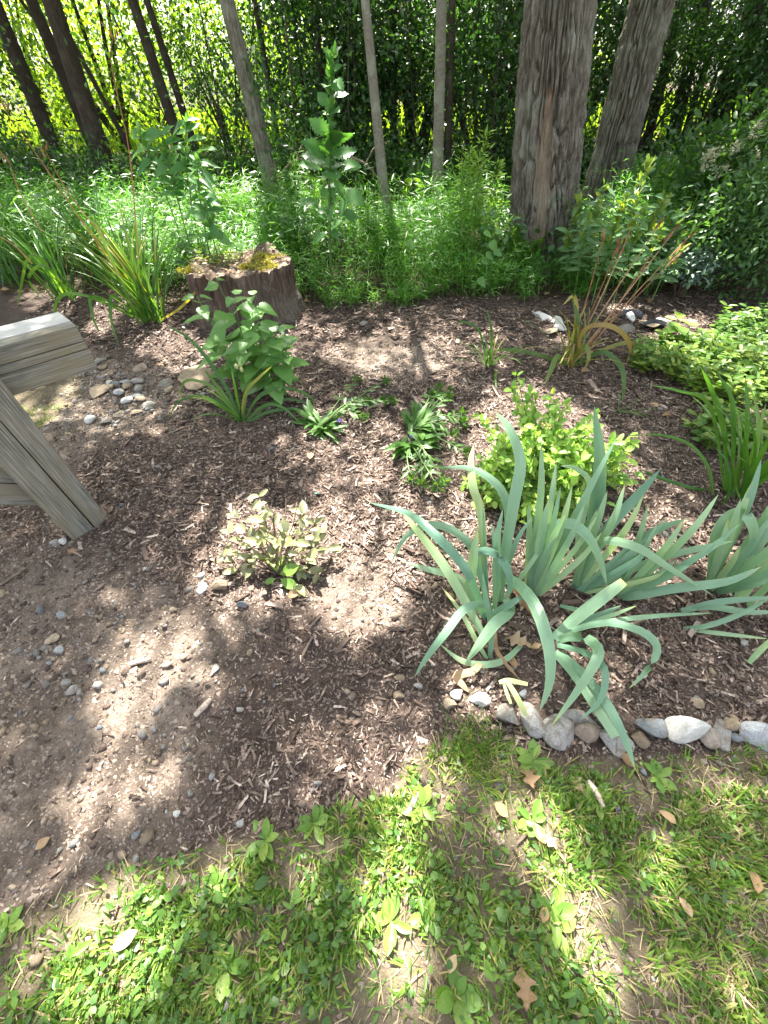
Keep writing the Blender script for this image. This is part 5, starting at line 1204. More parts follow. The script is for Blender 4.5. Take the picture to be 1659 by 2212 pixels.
# vine on the foot of the big trunk
mb = MB(); t = thing('climbing_vine', 'small vine with three-part leaves climbing the scarred trunk foot', 'vine', vp(1150, 470, 5.2)); n = 34
P = np.stack([*vp(U(1135, 1180, n), U(375, 470, n), np.full(n, 5.25)).T], -1); L_V = leafmeshes('vine_leaf', M_NETTLE, 2, n=8, width=.7, peak=.4, fold=.1, droop=.15)
mb = MB(); v, q, tt = tube([vp(1150, 490, 5.28), vp(1150, 430, 5.3), vp(1145, 380, 5.3)], [.004, .002], 5, 7); mb.add(v, q, None, tt); part('stem', mb, M_STEM, t)
for p in P: put('leaf', L_V[rng.integers(2)], t, p, rand_dirs(1)[0] * [1, .5, 1] - [0, .2, .3], np.array([U(-.3, .3), -1, .4]), U(.07, .11))
# blue-green leaves among the grass
t = thing('leafy_vine', 'grey-green lobed leaves scrambling through the grass below the feathery weeds', 'vine', vp(1060, 560, 4.3))
mb = MB(); v, q, tt = tube([vp(1055, 640, 4.25), vp(1062, 560, 4.2), vp(1070, 490, 4.25)], [.004, .003, .002], 5, 7); mb.add(v, q, None, tt); part('stem', mb, M_STEM, t)
for (x, y, x1, y1) in [(1060, 520, 1078, 548), (1066, 540, 1080, 565), (1050, 545, 1062, 572), (1045, 500, 1062, 520), (1040, 560, 1056, 580), (1070, 500, 1085, 515), (880, 520, 905, 535), (1035, 600, 1055, 622)]:
    A, B = vp(x, y, 4.2), vp(x1, y1, 4.15); put('leaf', L_NET[rng.integers(4)], t, A, B - A + rand_dirs(1)[0] * .05, np.array([U(-.6, .6), -.8, .8]), np.linalg.norm(B - A) * .85)

# ------------------------------------------------------------------ low flowering plants on the bark
def lowplant(label, base, stems, nl, Lr, azs, flowers=()):
    b = GS(*base); t = thing('low_plant', label, 'plant', b, 'flopped dark-leaved plants on the bark')
    for k in range(nl):
        a0 = U(*azs); D = np.array([math.sin(a0), math.cos(a0), U(.05, .9)]); put('leaf', L_LOW[rng.integers(3)], t, b + np.array([U(-.05, .05), U(-.05, .05), .01]), D, np.array([0, 0, 1.]) + rand_dirs(1)[0] * .4, U(*Lr), U(.9, 1.3))
    for (x, y) in stems:
        e = GS(x, y) + [0, 0, U(.03, .09)]; m1 = (b + e) / 2 + [U(-.03, .03), U(-.03, .03), U(.04, .09)]; pts = [b + [0, 0, .02], m1, e]; C = catmull(pts, 10)
        mb = MB(); v, q, tt = tube(pts, [.0045, .004, .003], 5, 9, .9); mb.add(v, q, None, tt); part('stem', mb, M_STEM, t)
        for j in (4, 6, 7):
            for sg in (-1, 1):
                D = C[j + 1] - C[j]; S = np.cross(D, [0, 0, 1.]) * sg; D = _n(_n(D) * .8 + _n(S) + [0, 0, U(0, .4)]); put('leaf', L_LOW[rng.integers(3)], t, C[j], D, [0, -.2, 1.], U(.05, .08), 1.3)
        n = 26; mb = MB(); dd = rand_dirs(n) + [0, 0, .4]; scatter(mb, FOLDLEAF, e + dd * .008, dd, rand_dirs(n), U(.022, .042, n), U(.2, 1, n)); part('bud_head', mb, M_LOW, t, False)
    for (x, y) in flowers:
        e = GS(x, y) + [0, 0, .07]; n = 22; mb = MB(); dd = rand_dirs(n) + [0, -.3, .5]; scatter(mb, QUADLEAF, e, dd, rand_dirs(n), U(.010, .018, n), U(0, 1, n)); part('flower', mb, M_PETAL, t, False)
lowplant('flopped dark green plant with a violet flower, left one of the pair', (693, 926), [(771, 831), (833, 838), (848, 884), (786, 922), (768, 888), (795, 890), (830, 880)], 44, (.1, .19), (-2.8, 2.8), [(738, 930), (733, 926)])
lowplant('flopped dark green plant right of the violet-flowered one, beside the lime shrub', (896, 936), [(948, 849), (968, 857), (996, 912), (981, 957), (968, 880), (1000, 925), (1008, 989), (930, 875)], 54, (.12, .22), (-.6, 3.6), [])
lowplant('third flopped dark green plant, sprawling down towards the iris', (886, 965), [(943, 1078), (918, 1032), (911, 1062), (956, 1059), (890, 1050)], 30, (.12, .2), (1.6, 4.4), [(887, 968)])
# lime-leaved shrub
b = GS(1158, 1085); t = thing('lime_shrub', 'rounded lime-green shrub with small leaves and tan seed heads, behind the iris', 'shrub', b)
nc = 125; u = rand_dirs(nc) * (U(.35, 1, nc) ** .5)[:, None]; u[:, 2] = np.abs(u[:, 2]); ctr = b + [0.05, .06, .02]; ex = np.array([.43, .27, .46])
tips = ctr + u * ex; tips = np.vstack([tips, [zp(1117, 812, .52), zp(1105, 835, .5), zp(1190, 850, .42), zp(1030, 900, .34), zp(1285, 960, .26), zp(1310, 1000, .2), zp(1150, 850, .45), zp(1220, 870, .4)]])
mb = MB()
pl, dl = [], []
for q in tips:
    pts = [b, b + (q - b) * .5 + [0, 0, .05], q]; v, qq, tt = tube(pts, [.004, .003, .0015], 4, 6, .3); mb.add(v, qq, None, tt); C = catmull(pts, 20)
    for j in range(8, 20):
        for _ in range(4 if j < 15 else 3):
            D = _n(C[min(j + 1, 19)] - C[max(j - 1, 0)]); dd = _n(D * .5 + rand_dirs(1)[0]); pl.append(C[j] + rng.normal(size=3) * .012); dl.append(dd)
part('stem', mb, M_TWIG, t)
pl, dl = np.array(pl), np.array(dl); vis = np.argsort(-(pl - b) @ _n([0, -1.0, .9])); N_ = rand_dirs(len(pl)) * .6 + [0, -.25, 1.]
for i in vis[:290]: put('leaf', L_SP[rng.integers(4)], t, pl[i], dl[i], N_[i], U(.032, .054))
mb = MB(); r_ = vis[290:]; scatter(mb, FOLDLEAF, pl[r_], dl[r_], N_[r_], U(.032, .052, len(r_)), U(0, 1, len(r_)), U(.045, .07, len(r_))); part('inner_leaves', mb, M_SPIREA, t, False, 'stuff')
for (x, y, z) in [(1063, 905, .36), (1050, 935, .3), (1150, 858, .44), (1195, 870, .4), (1310, 990, .22), (1352, 985, .16), (1240, 1015, .2), (1345, 1010, .14), (1180, 920, .42), (1085, 965, .3)]:
    c_ = zp(x, y, z); n = 44; mb = MB(); dd = rand_dirs(n) * [1, 1, .5]; scatter(mb, QUADLEAF, c_ + dd * .016, dd + [0, 0, .3], rand_dirs(n), U(.008, .014, n), U(0, 1, n)); part('seed_head', mb, M_SEED, t, False)
# bronzed little shrub in the sun
b = GS(603, 1240); t = thing('bronzed_shrub', 'small sickly shrub with bronzed leaves and bare twigs in the sunny bark', 'shrub', b)
br = [(560, 1072, .25), (545, 1100, .24), (512, 1118, .2), (500, 1150, .17), (495, 1190, .12), (480, 1210, .07), (512, 1232, .05), (530, 1150, .2), (570, 1125, .24), (590, 1110, .22), (655, 1110, .2), (680, 1130, .17), (660, 1140, .2), (700, 1150, .13), (710, 1185, .08), (680, 1165, .13), (650, 1230, .06), (685, 1240, .04), (640, 1262, .03), (620, 1150, .2), (560, 1170, .18), (540, 1200, .1), (640, 1170, .17), (665, 1205, .1), (600, 1175, .16), (580, 1210, .1)]
for (x, y, z) in br:
    e = zp(x, y, z + b[2]); pts = [b, b + (e - b) * .5 + [0, 0, .03], e]; C = catmull(pts, 10); mb = MB(); v, q, tt = tube(pts, [.0035, .003, .0015], 5, 6, .3); mb.add(v, q, None, tt); part('twig', mb, M_TWIG, t)
    for j in (5, 7, 9, 9):
        D = _n(C[9] - C[5]); D = _n(D * .7 + rand_dirs(1)[0] * [1, 1, .5]); put('leaf', L_DY[rng.integers(4)], t, C[j], D, np.array([U(-.5, .5), U(-.7, .2), 1.]), U(.045, .074))
for (x, y, x1, y1, z) in [(603, 1205, 576, 1088, .26), (603, 1205, 618, 1076, .28), (612, 1180, 640, 1100, .24), (600, 1200, 664, 1178, .12)]:
    A, B = zp(x, y, .08), zp(x1, y1, z); mb = MB(); v, q, tt = tube([A, (A + B) / 2 + [.01, 0, 0], B], [.004, .0035, .0025], 5, 7, .9); mb.add(v, q, None, tt); part('bare_twig', mb, M_TWIG, t)
t = thing('dock_seedling', 'bright green broad-leaved seedling at the foot of the bronzed shrub', 'seedling', GS(592, 1258))
for (x, y, x1, y1) in [(598, 1235, 588, 1180), (606, 1250, 636, 1268), (596, 1250, 574, 1258), (600, 1222, 618, 1205), (604, 1240, 640, 1225)]:
    A, B = zp(x, y, .05), zp(x1, y1, .09 if y1 < y else .04); put('leaf', L_DOCK[rng.integers(3)], t, A, B - A, [0, -.4, 1.], np.linalg.norm(B - A) * 1.15, 1.1)

# ------------------------------------------------------------------ shrubs at the right
leafy('large dark small-leaved shrub at the right edge behind the bed', 'dense_shrub', 'shrub', GS(1592, 640), (.62, .45, .50), 70, 75, .055, M_BOX, None, .012, .0, FOLDLEAF, .13, True, .5, M_TWIG)
leafy('taller grey-green shrub behind the dark small-leaved one, at the right edge', 'dense_shrub', 'shrub', GS(1650, 590), (.55, .5, .62), 60, 70, .06, M_BOX, None, .012, .1, FOLDLEAF, .14, True, .5, M_TWIG)
leafy('low blue-grey twiggy bush at the edge of the bark', 'blue_grey_bush', 'shrub', GS(1462, 640), (.30, .16, .09), 34, 40, .045, M_BLUE, None, .008, .2, FOLDLEAF, .07, True, .5, M_TWIG)
hb = GS(1600, 520); hyd = leafy('dark shrub with cream cone-shaped flower heads, at upper right', 'flowering_shrub', 'shrub', hb, (.8, .5, .55), 70, 60, .095, M_UNDER, None, .014, .1, FOLDLEAF, .2)
for (x, y, x1, y1) in [(1552, 330, 1536, 328), (1584, 322, 1602, 316), (1530, 362, 1522, 340), (1548, 372, 1566, 362), (1634, 375, 1630, 330), (1634, 290, 1640, 270)]:
    A = vp(x, y, hb[1] - .42); B = vp(x1, y1, hb[1] - .42); n = 90; f = U(0, 1, n)[:, None]; dd = rand_dirs(n); mb = MB()
    scatter(mb, QUADLEAF, A + (B - A) * (f * 1.2) + dd * .035 * (1.15 - f), dd, rand_dirs(n), U(.022, .038, n), U(.3, 1, n)); part('flower_head', mb, M_CREAM, hyd, False)
leafy('low green mound behind the stalky weeds at right', 'green_shrub', 'shrub', vp(1480, 440, 6.0) * [1, 1, 0] + [0, 0, .3], (.9, .4, .28), 40, 70, .08, M_WEED, None, .01, .0, LANCE, .16)
def cover(label, base, ext, nst, seed):
    b = GS(*base); t = thing('ground_cover_shrub', label, 'ground cover', b, 'low leafy ground cover at right'); mb = MB(); pl, dl = [], []
    for k in range(nst):
        a0, r_ = U(0, 6.28), math.sqrt(U(0, 1)); x, y = b[0] + ext[0] * r_ * math.cos(a0), b[1] + ext[1] * r_ * math.sin(a0); s0 = np.array([x, y, float(groundz(x, y))])
        e = s0 + [U(-.08, .08), U(-.10, .04), U(.06, ext[2])]; v, q, tt = tube([s0, (s0 + e) / 2 + [0, 0, .02], e], [.003, .0015], 4, 4, .2); mb.add(v, q, None, tt)
        C = catmull([s0, (s0 + e) / 2 + [0, 0, .02], e], 8)
        for j in range(2, 8):
            a1 = U(0, 6.28)
            for sg in (0, PI): pl.append(C[j]); dl.append([math.cos(a1 + sg), math.sin(a1 + sg), U(.0, .5)])
    part('stem', mb, M_TWIG, t); pl, dl = np.array(pl), np.array(dl); n = len(pl)
    mb = MB(); scatter(mb, FOLDLEAF, pl, dl, rand_dirs(n) * .45 + [0, -.2, 1.], U(.045, .075, n), np.clip(U(0, 1, n) * .8 + .2 * noise(pl[:, 0] * 4, pl[:, 1] * 4, 0, 3), 0, 1), U(.05, .075, n)); part('foliage', mb, M_COVER, t, False, 'stuff')
cover('yellow-green ground cover sprawling right of the half-dry daylily', (1500, 790), (.48, .32, .2), 190, 1)
cover('sunlit yellow ground cover behind the broad-leaved daylily at right', (1600, 850), (.4, .3, .22), 150, 2)
cover('ground cover at the right edge below the dark shrub', (1640, 740), (.4, .3, .24), 150, 3)
cover('thin patch of ground cover beside the bark at far right', (1575, 950), (.25, .22, .16), 50, 4)
t = thing('broad_leaved_sprout', 'small sprout with four broad leaves on the sunny bark at upper right', 'sprout', GS(1480, 735))
mb = MB(); e = GS(1480, 735); v, q, tt = tube([e, e + [0, 0, .1], zp(1468, 690, .17)], [.003, .002], 5, 5); mb.add(v, q, None, tt); part('stem', mb, M_STEM, t)
for (x, y, x1, y1) in [(1468, 690, 1505, 700), (1466, 690, 1470, 672), (1462, 692, 1440, 682), (1466, 698, 1450, 712), (1478, 725, 1466, 700)]: A, B = zp(x, y, .17), zp(x1, y1, .18); put('leaf', L_DOCK[0], t, A, B - A, [0, -.3, 1.], np.linalg.norm(B - A) * 1.1, 1.)
# ------------------------------------------------------------------ bark mulch, pebbles and crumbs
def sample(n, x0, x1, y0, y1):
    x, y = U(x0, x1, n), U(y0, y1, n); z = groundz(x, y); px, py, d = proj(np.stack([x, y, z], -1))
    ok = (d > .1) & (px > -60) & (px < 1720) & (py < 2260) & (py > 560)
    return x[ok], y[ok], z[ok], px[ok], py[ok]
def chip_tmpl(seed):
    r = np.random.default_rng(seed); a = .5; w = r.uniform(.06, .14); h = r.uniform(.02, .05)
    V = np.array([[-a, -w, 0], [-a, w, 0], [a, w, 0], [a, -w, 0], [-a, -w, h * 2], [-a, w, h * 2], [a, w, h * 2], [a, -w, h * 2]], float)
    V = V + r.normal(size=V.shape) * [.10, .035, .015]; V[[2, 3, 6, 7], 1] *= r.uniform(.3, 1.1); V[:, 2] += .25 * r.normal() * (V[:, 0] ** 2 - .1)
    return V, np.array([[4, 5, 6, 7][::-1], [0, 1, 5, 4], [1, 2, 6, 5], [2, 3, 7, 6], [3, 0, 4, 7]]), None
def fixq(t):  # outward normals do not matter for closed-looking chips
    return t
def shard_tmpl(seed):
    r = np.random.default_rng(seed); w = r.uniform(.05, .12); b = r.uniform(-.06, .1)
    V = np.array([[-.5, -w, 0], [-.5, w, 0], [0, -w, b], [0, w * 1.1, b], [.5, -w * .6, .02], [.5, w * .5, 0]]) + r.normal(size=(6, 3)) * [.06, .02, .02]
    return V, np.array([[0, 2, 3, 1], [2, 4, 5, 3]]), None
CH = [chip_tmpl(k) for k in range(4)] + [shard_tmpl(k) for k in range(4)]
x, y, z, px, py = sample(290000, -3.4, 3.4, -.45, 5.2)
lw, so, fo = zones(x, y)
dens_ = np.where(lw, .05, .22 + .78 * (1 - so) ** 1.5) * (1 - .55 * sstep(.45, .62, fbm(x * 2.6, y * 2.6, 0, 51))) * (1 - .5 * sstep(1.6, 4.5, y))
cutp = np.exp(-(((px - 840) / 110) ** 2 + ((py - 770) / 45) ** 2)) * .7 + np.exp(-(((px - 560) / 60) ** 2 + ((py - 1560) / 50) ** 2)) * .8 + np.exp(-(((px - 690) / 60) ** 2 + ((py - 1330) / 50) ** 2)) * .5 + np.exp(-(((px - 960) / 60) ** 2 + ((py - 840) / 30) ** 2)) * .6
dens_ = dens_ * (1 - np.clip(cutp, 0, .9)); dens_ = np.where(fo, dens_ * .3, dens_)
nearpost = inpoly(px, py, [(0, 800), (60, 870), (240, 1120), (160, 1180), (-60, 1000)])
k = (U(0, 1, len(x)) < dens_) & ~nearpost
x, y, z, px, py = x[k], y[k], z[k], px[k], py[k]; n = len(x)
S = np.clip(rng.lognormal(math.log(.0225), .5, n), .008, .066) * (1 + .3 * (y > 2.5)) * (1 - .35 * so[k]) * (1 - .22 * (y < .7))
zz = z + U(-.002, .012, n); yaw = U(0, 6.28, n); D = np.stack([np.cos(yaw), np.sin(yaw), rng.normal(size=n) * .16], -1); N = rand_dirs(n) * .32 + [0, 0, 1.]
ti = np.clip(.30 + .24 * rng.normal(size=n) + .15 * (fbm(x * 3, y * 3, 0, 61) - .5), 0, 1)
big = np.argsort(-S * (1.5 - .2 * y))[:220]; bigm = np.zeros(n, bool); bigm[big] = True; tid = np.where(U(0, 1, n) < .42, rng.integers(0, 4, n), rng.integers(4, 8, n)); tid[big] = rng.integers(0, 4, len(big))
mb = MB()
for q in range(8):
    m = (tid == q) & ~bigm; scatter(mb, CH[q], np.stack([x, y, zz], -1)[m], D[m], N[m], S[m], ti[m], S[m] * U(.7, 1.3, m.sum()))
link('bark_mulch', mb.mesh('bark_mulch', M_CHIP, False), kind='stuff')
chm = [mesh_np('bark_chip', *CH[q][:2], None, np.full(len(CH[q][0]), .45), False, M_CHIP) for q in range(8)]
def single(name, me, P, D, N, s, label, cat, group, w=1.0):
    B = bases(np.asarray(D, float)[None], np.asarray(N, float)[None])[0]; o = bpy.data.objects.new(name, me); COL.objects.link(o)
    Sx = np.array([s, s * w, s]); Mx = Matrix([list(B[i] * Sx) + [0] for i in range(3)] + [[0, 0, 0, 1]]); Mx.translation = Vector(P); o.matrix_world = Mx
    return tag(o, label, cat, group)
for i in big: single('bark_chip', chm[tid[i]], (x[i], y[i], zz[i] + .006), D[i], N[i], S[i] * 1.1, 'splintered brown bark chip lying loose on the mulched bed', 'bark chip', 'large loose bark chips', U(.7, 1.2))
print('chips', n)
# fine crumbs of bark and soil
TET = (np.array([[-.5, -.4, 0], [.5, -.3, 0], [0, .5, 0], [.05, 0, .6]]), None, np.array([[0, 1, 3], [1, 2, 3], [2, 0, 3]]))
x, y, z, px, py = sample(230000, -2.4, 2.4, -.4, 3.4); lw, so, fo = zones(x, y)
k = U(0, 1, len(x)) < np.where(lw, .25, np.where(so > .5, .75 * (.4 + fbm(x * 3, y * 3, 0, 41)), .75)); x, y, z, so = x[k], y[k], z[k], so[k]; n = len(x)
mb = MB(); scatter(mb, TET, np.stack([x, y, z - .001], -1), rand_dirs(n) * [1, 1, .2], rand_dirs(n) * .4 + [0, 0, 1], np.clip(rng.lognormal(math.log(.0068), .5, n), .003, .022), np.clip(.36 + .16 * so + .17 * rng.normal(size=n), 0, 1))
link('soil_crumbs', mb.mesh('soil_crumbs', solidmat('soil_crumb', [(0, (.05, .035, .028)), (.5, (.14, .105, .085)), (1, (.30, .245, .20))], 50, .95, .3), False), kind='stuff')
# clods of soil
x, y, z, px, py = sample(26000, -2.4, 1.5, -.3, 3.2); lw, so, fo = zones(x, y); k = U(0, 1, len(x)) < np.where(lw, .02, .10 + .35 * so * fbm(x * 4, y * 4, 0, 47)); x, y, z = x[k], y[k], z[k]; n = len(x)
Vc, Tc = ICO1; rc = np.random.default_rng(4); Vc = Vc * (1 + .45 * (rc.random((len(Vc), 1)) - .5)) * [1, .85, .6]; Sc = np.clip(rng.lognormal(math.log(.0065), .55, n), .003, .022)
mb = MB(); scatter(mb, (Vc, None, Tc), np.stack([x, y, z - Sc * .1], -1), rand_dirs(n) * [1, 1, .3], rand_dirs(n) * .5 + [0, 0, 1], Sc, np.clip(.42 + .15 * rng.normal(size=n), 0, 1))
link('soil_clods', mb.mesh('soil_clods', bpy.data.materials['soil_crumb'], True), kind='stuff')
# pebbles
x, y, z, px, py = sample(42000, -2.6, 2.6, -.4, 3.6); lw, so, fo = zones(x, y)
path = inpoly(px, py, [(150, 790), (420, 790), (400, 900), (230, 930), (130, 930)]); band = np.exp(-(((px - 150) - (py - 1450) * -.25) / 120) ** 2) * (py > 1330) * (py < 1600)
k = U(0, 1, len(x)) < np.where(path, .55, np.where(lw, .03, np.where(so > .4, .13 + .30 * band, .05))); x, y, z = x[k], y[k], z[k]; n = len(x)
S = np.clip(rng.lognormal(math.log(.0072), .5, n), .004, .022); V1, T1 = ICO1
pm = [M_STONE, M_TAN, M_BLUEST, M_WHITE]; which = rng.choice(4, n, p=[.44, .40, .15, .01])
bigp = np.argsort(-S)[:160]; bm_ = np.zeros(n, bool); bm_[bigp] = True
PV = []
for q in range(4):
    r = np.random.default_rng(q + 90); V = V1 * (1 + .34 * r.normal(size=(len(V1), 1)).clip(-1.3, 1.3)) * [1, .75, .5]; PV.append(V)
pmesh = {(a, q): mesh_np('pebble', PV[q], None, T1, np.full(len(V1), .5), True, pm[a]) for a in range(4) for q in range(4)}
sv = rng.integers(0, 4, n)
for a in range(4):
    mb = MB()
    for q in range(4):
        m = (which == a) & (sv == q) & ~bm_; m2 = m.sum()
        if m2: scatter(mb, (PV[q], None, T1), np.stack([x, y, z + S * .2], -1)[m], rand_dirs(m2) * [1, 1, .2], rand_dirs(m2) * .3 + [0, 0, 1], S[m], U(.2, .8, m2))
    link('gravel', mb.mesh('gravel', pm[a], True), kind='stuff')
for i in bigp: single('pebble', pmesh[(which[i], sv[i])], (x[i], y[i], z[i] + S[i] * .25), rand_dirs(1)[0] * [1, 1, .2], [U(-.2, .2), U(-.2, .2), 1], S[i], 'small loose pebble lying on the soil and bark', 'pebble', 'loose pebbles')
# sticks and straws
for lab, pts, w in (('pale split stick on the bark left of the bronzed shrub', [(478, 1160), (505, 1200)], .005), ('bleached twig above the stony path', [(313, 766), (340, 770)], .006), ('dry stick on the bark by the rail foot, orange end', [(150, 1190), (180, 1205)], .006), ('short thick bark stick standing out near the bronzed shrub', [(578, 1055), (580, 1035)], .012), ('dry twig across the shaded dirt at left', [(0, 1270), (60, 1225)], .006), ('long thin twig on the bark at the centre', [(985, 800), (1060, 775)], .003),
                    ('bark strip on the lawn under the edging stones', [(1265, 1690), (1300, 1745)], .010), ('grey bark stick at the edge of the lawn', [(970, 1590), (968, 1640)], .011), ('bark stick lying at the bed edge near the sunlit lawn patch', [(880, 1760), (905, 1700)], .010), ('splinter of bark across the dusty soil in the middle', [(425, 1548), (460, 1515)], .011), ('long bark splinter in the dust at left', [(285, 1440), (330, 1428)], .010)):
    P = np.array([GS(*q) for q in pts]) + [0, 0, w * 1.3]; mb = MB(); v, q, tt = tube([P[0], (P[0] + P[1]) / 2 + [.004, 0, .004], P[1]], [w * .9, w, w * .6], 5, 6, U(.6, .9)); mb.add(v, q, None, tt)
    mb.add(np.array([P[0] - [0, 0, w * .2], P[1] - [0, 0, w * .2], P[1] + [0, 0, w * .3]]), None, [[0, 1, 2]], .5)
    tag(link('stick', mb.mesh('stick', M_TWIG if w < .008 else M_CHIP)), lab, 'stick', 'sticks on the ground')

# ------------------------------------------------------------------ fallen leaves
L_OAK = leafmeshes('fallen_leaf', M_DRYLEAF, 4, n=26, width=.6, peak=.6, lobes=3, fold=.26, droop=.22, wave=.12)
L_DRY = leafmeshes('fallen_leaf', M_DRYLEAF, 4, n=9, width=.55, peak=.5, fold=.22, droop=.12, wave=.05)
def fallen(lab, cx, cy, L, ang, meshes, h=.012):
    P = GS(cx, cy); dep = float(proj(P)[2]); a = math.radians(ang); e = GS(cx + 10 * math.cos(a), cy - 10 * math.sin(a)); D = _n((e - P) * [1, 1, 0]); s = L * dep / FL
    o = single('fallen_leaf', meshes[rng.integers(len(meshes))], P - D * s * .5 + [0, 0, h], D + [0, 0, U(-.05, .12)], [U(-.3, .3), U(-.3, .1), 1.], s, lab, 'fallen leaf', 'dry fallen leaves', U(.8, 1.15))
for a in [('tan lobed leaf on the grass just below the left edging stones', 1140, 1682, 50, 110, L_OAK, .02), ('tan leaf stub beside the bark strip on the lawn', 1245, 1698, 40, 120, L_OAK, .02), ('cream leaf under the tip of the longest iris blade', 1350, 1643, 34, 130, L_DRY), ('pinkish tan leaf on the lawn left of the sun streak', 1080, 1752, 36, 130, L_DRY, .03), ('bright sunlit leaf at the head of the sun streak', 1182, 1818, 42, 130, L_OAK, .03),
          ('pale curled leaf on the lawn right of the sun streak', 1433, 1768, 34, 140, L_DRY, .03), ('brown leaf on the lawn at the right edge', 1620, 1905, 40, 100, L_DRY, .03), ('tall tan lobed leaf on the lawn near the bottom', 1128, 2135, 62, 95, L_OAK, .03), ('brown leaf on the lawn left of the tall tan one at the bottom', 975, 2080, 34, 70, L_DRY, .03), ('large tan leaf lying on the lawn at lower left', 282, 2030, 52, 35, L_DRY, .035),
          ('yellow-brown leaf on the shaded dirt at lower left', 94, 1822, 30, 40, L_DRY), ('orange bent leaf on the dirt below the post', 160, 1195, 22, 0, L_DRY), ('olive-yellow leaf standing on the bark in the middle', 672, 992, 26, 80, L_DRY, .03), ('rust-red leaf on the bark among iris leaves', 1130, 1310, 46, 60, L_OAK, .03), ('mauve-brown oak leaf between the two front iris clumps', 1120, 1392, 50, 150, L_OAK, .03), ('yellowing leaf beside the mauve-brown oak leaf', 1105, 1430, 36, 120, L_DRY, .02), ('small orange leaf under the front iris clump', 1155, 1402, 26, 20, L_DRY, .02),
          ('tan leaf caught at the foot of the tall grass, centre', 1058, 622, 26, 60, L_OAK, .05), ('two-lobed tan leaf at the grass edge, left of the centre one', 892, 648, 22, 30, L_OAK, .03), ('tan leaf at the grass edge nearest the stump', 868, 640, 20, 80, L_DRY, .03), ('curled brown leaf at the grass edge near the half-dry daylily', 1180, 640, 24, 45, L_DRY, .03), ('pale curled leaf on the bark under the blue-grey bush', 1398, 655, 22, 100, L_DRY, .02), ('tan leaf beside the right side of the stump', 665, 655, 20, 20, L_DRY, .02),
          ('orange-red leaf on the bark behind the iris at right', 1500, 940, 22, 60, L_DRY), ('pink-tan leaf on the bark left of the ground cover', 1440, 900, 26, 10, L_DRY), ('tan leaf low in the spot of sun by the ground cover', 1410, 880, 22, 150, L_DRY), ('rust leaf curled inside the bronzed shrub', 628, 1165, 40, 60, L_DRY, .06), ('orange leaf at the right of the bronzed shrub', 672, 1172, 26, 10, L_DRY, .04), ('brown leaf at the base of the bronzed shrub', 636, 1290, 30, 30, L_DRY, .02), ('tan leaf below the half-dry daylily', 1262, 805, 26, 30, L_DRY, .02), ('dark rust leaf in the heart of the half-dry daylily', 1268, 775, 30, 60, L_DRY, .05),
          ('yellow leaf between the post and the bark', 345, 790, 16, 0, L_DRY), ('tan leaf at the far left edge of the bed', 14, 635, 30, 10, L_DRY, .03), ('brown leaf on the lawn just left of the sun streak middle', 1170, 1975, 30, 80, L_DRY, .03), ('tan leaf in the grass at the lower right', 1470, 1960, 34, 120, L_DRY, .03)]: fallen(*a)
mb = MB(); V_, Q_, _t = leaf_tmpl(n=6, width=.4); P = GS(680, 1070)
o = tag(link('plastic_scrap', mesh_np('plastic_scrap', V_ * [.03, .03, .06], Q_, None, None, True, solidmat('turquoise_plastic', [(0, (.05, .40, .45)), (1, (.1, .55, .6))], 5, .4, 0))), 'tiny turquoise scrap of plastic on the bark above the bronzed shrub', 'scrap'); o.location = P + [0, 0, .012]

# ------------------------------------------------------------------ lawn
def lawn_mask(x, y, px, py):
    lw, so, fo = zones(x, y); thin = .10 + .95 * sstep(.38, .60, fbm(x * 5.2, y * 5.2, 0, 81))
    bare = np.exp(-(((px - 860) / 45) ** 2 + ((py - 2010) / 70) ** 2)) * .85 + np.exp(-(((px - 1235) / 26) ** 2 + ((py - 1960) / 60) ** 2)) * .6 + np.exp(-(((px - 1250) / 90) ** 2 + ((py - 1660) / 30) ** 2)) * .8 + np.exp(-(((px - 510) / 40) ** 2 + ((py - 2020) / 60) ** 2)) * .6 + np.exp(-(((px - 1030) / 60) ** 2 + ((py - 1700) / 40) ** 2)) * .5
    return lw * thin * (1 - np.clip(bare + .75 * np.exp(-(((px - 1540) / 120) ** 2 + ((py - 2090) / 90) ** 2)) + .5 * np.exp(-(((px - 1610) / 80) ** 2 + ((py - 1780) / 60) ** 2)), 0, .9))
x, y, z, px, py = sample(240000, -1.9, 2.4, -.5, 1.2)
x2, y2, z2, px2, py2 = sample(7000, -2.6, -1.2, 1.3, 2.6)
x, y, z, px, py = [np.concatenate(v) for v in ((x, x2), (y, y2), (z, z2), (px, px2), (py, py2))]
m = lawn_mask(x, y, px, py); k = U(0, 1, len(x)) < m * .95; x, y, z = x[k], y[k], z[k]; n = len(x)
# tufts: blades lean away from a shared crown
tuft = np.stack([np.floor(x * 16), np.floor(y * 16)], -1); ca = _hash(tuft[:, 0], tuft[:, 1], tuft[:, 0] * 0, 5); cb = _hash(tuft[:, 0], tuft[:, 1], tuft[:, 0] * 0, 6)
cx_, cy_ = (tuft[:, 0] + .2 + .6 * ca) / 16, (tuft[:, 1] + .2 + .6 * cb) / 16
out = np.stack([x - cx_, y - cy_], -1); out /= np.linalg.norm(out, axis=1, keepdims=True) + 1e-6
lean = U(.25, 1.25, n); D = np.stack([out[:, 0] * np.sin(lean), out[:, 1] * np.sin(lean), np.cos(lean)], -1) + rand_dirs(n) * .35; D[:, 2] = np.abs(D[:, 2])
tint = np.clip(.2 + .35 * fbm(x * 3, y * 3, 0, 91) + .27 * rng.normal(size=n), 0, .86); dry = U(0, 1, n) < .08; tint = np.where(dry, .97, tint)
L = U(.02, .055, n); mb = MB(); scatter(mb, BLADE, np.stack([x, y, z - .003], -1), D, rand_dirs(n) * .4 + [0, 0, 1] - .3 * D, L, tint, U(.035, .075, n))
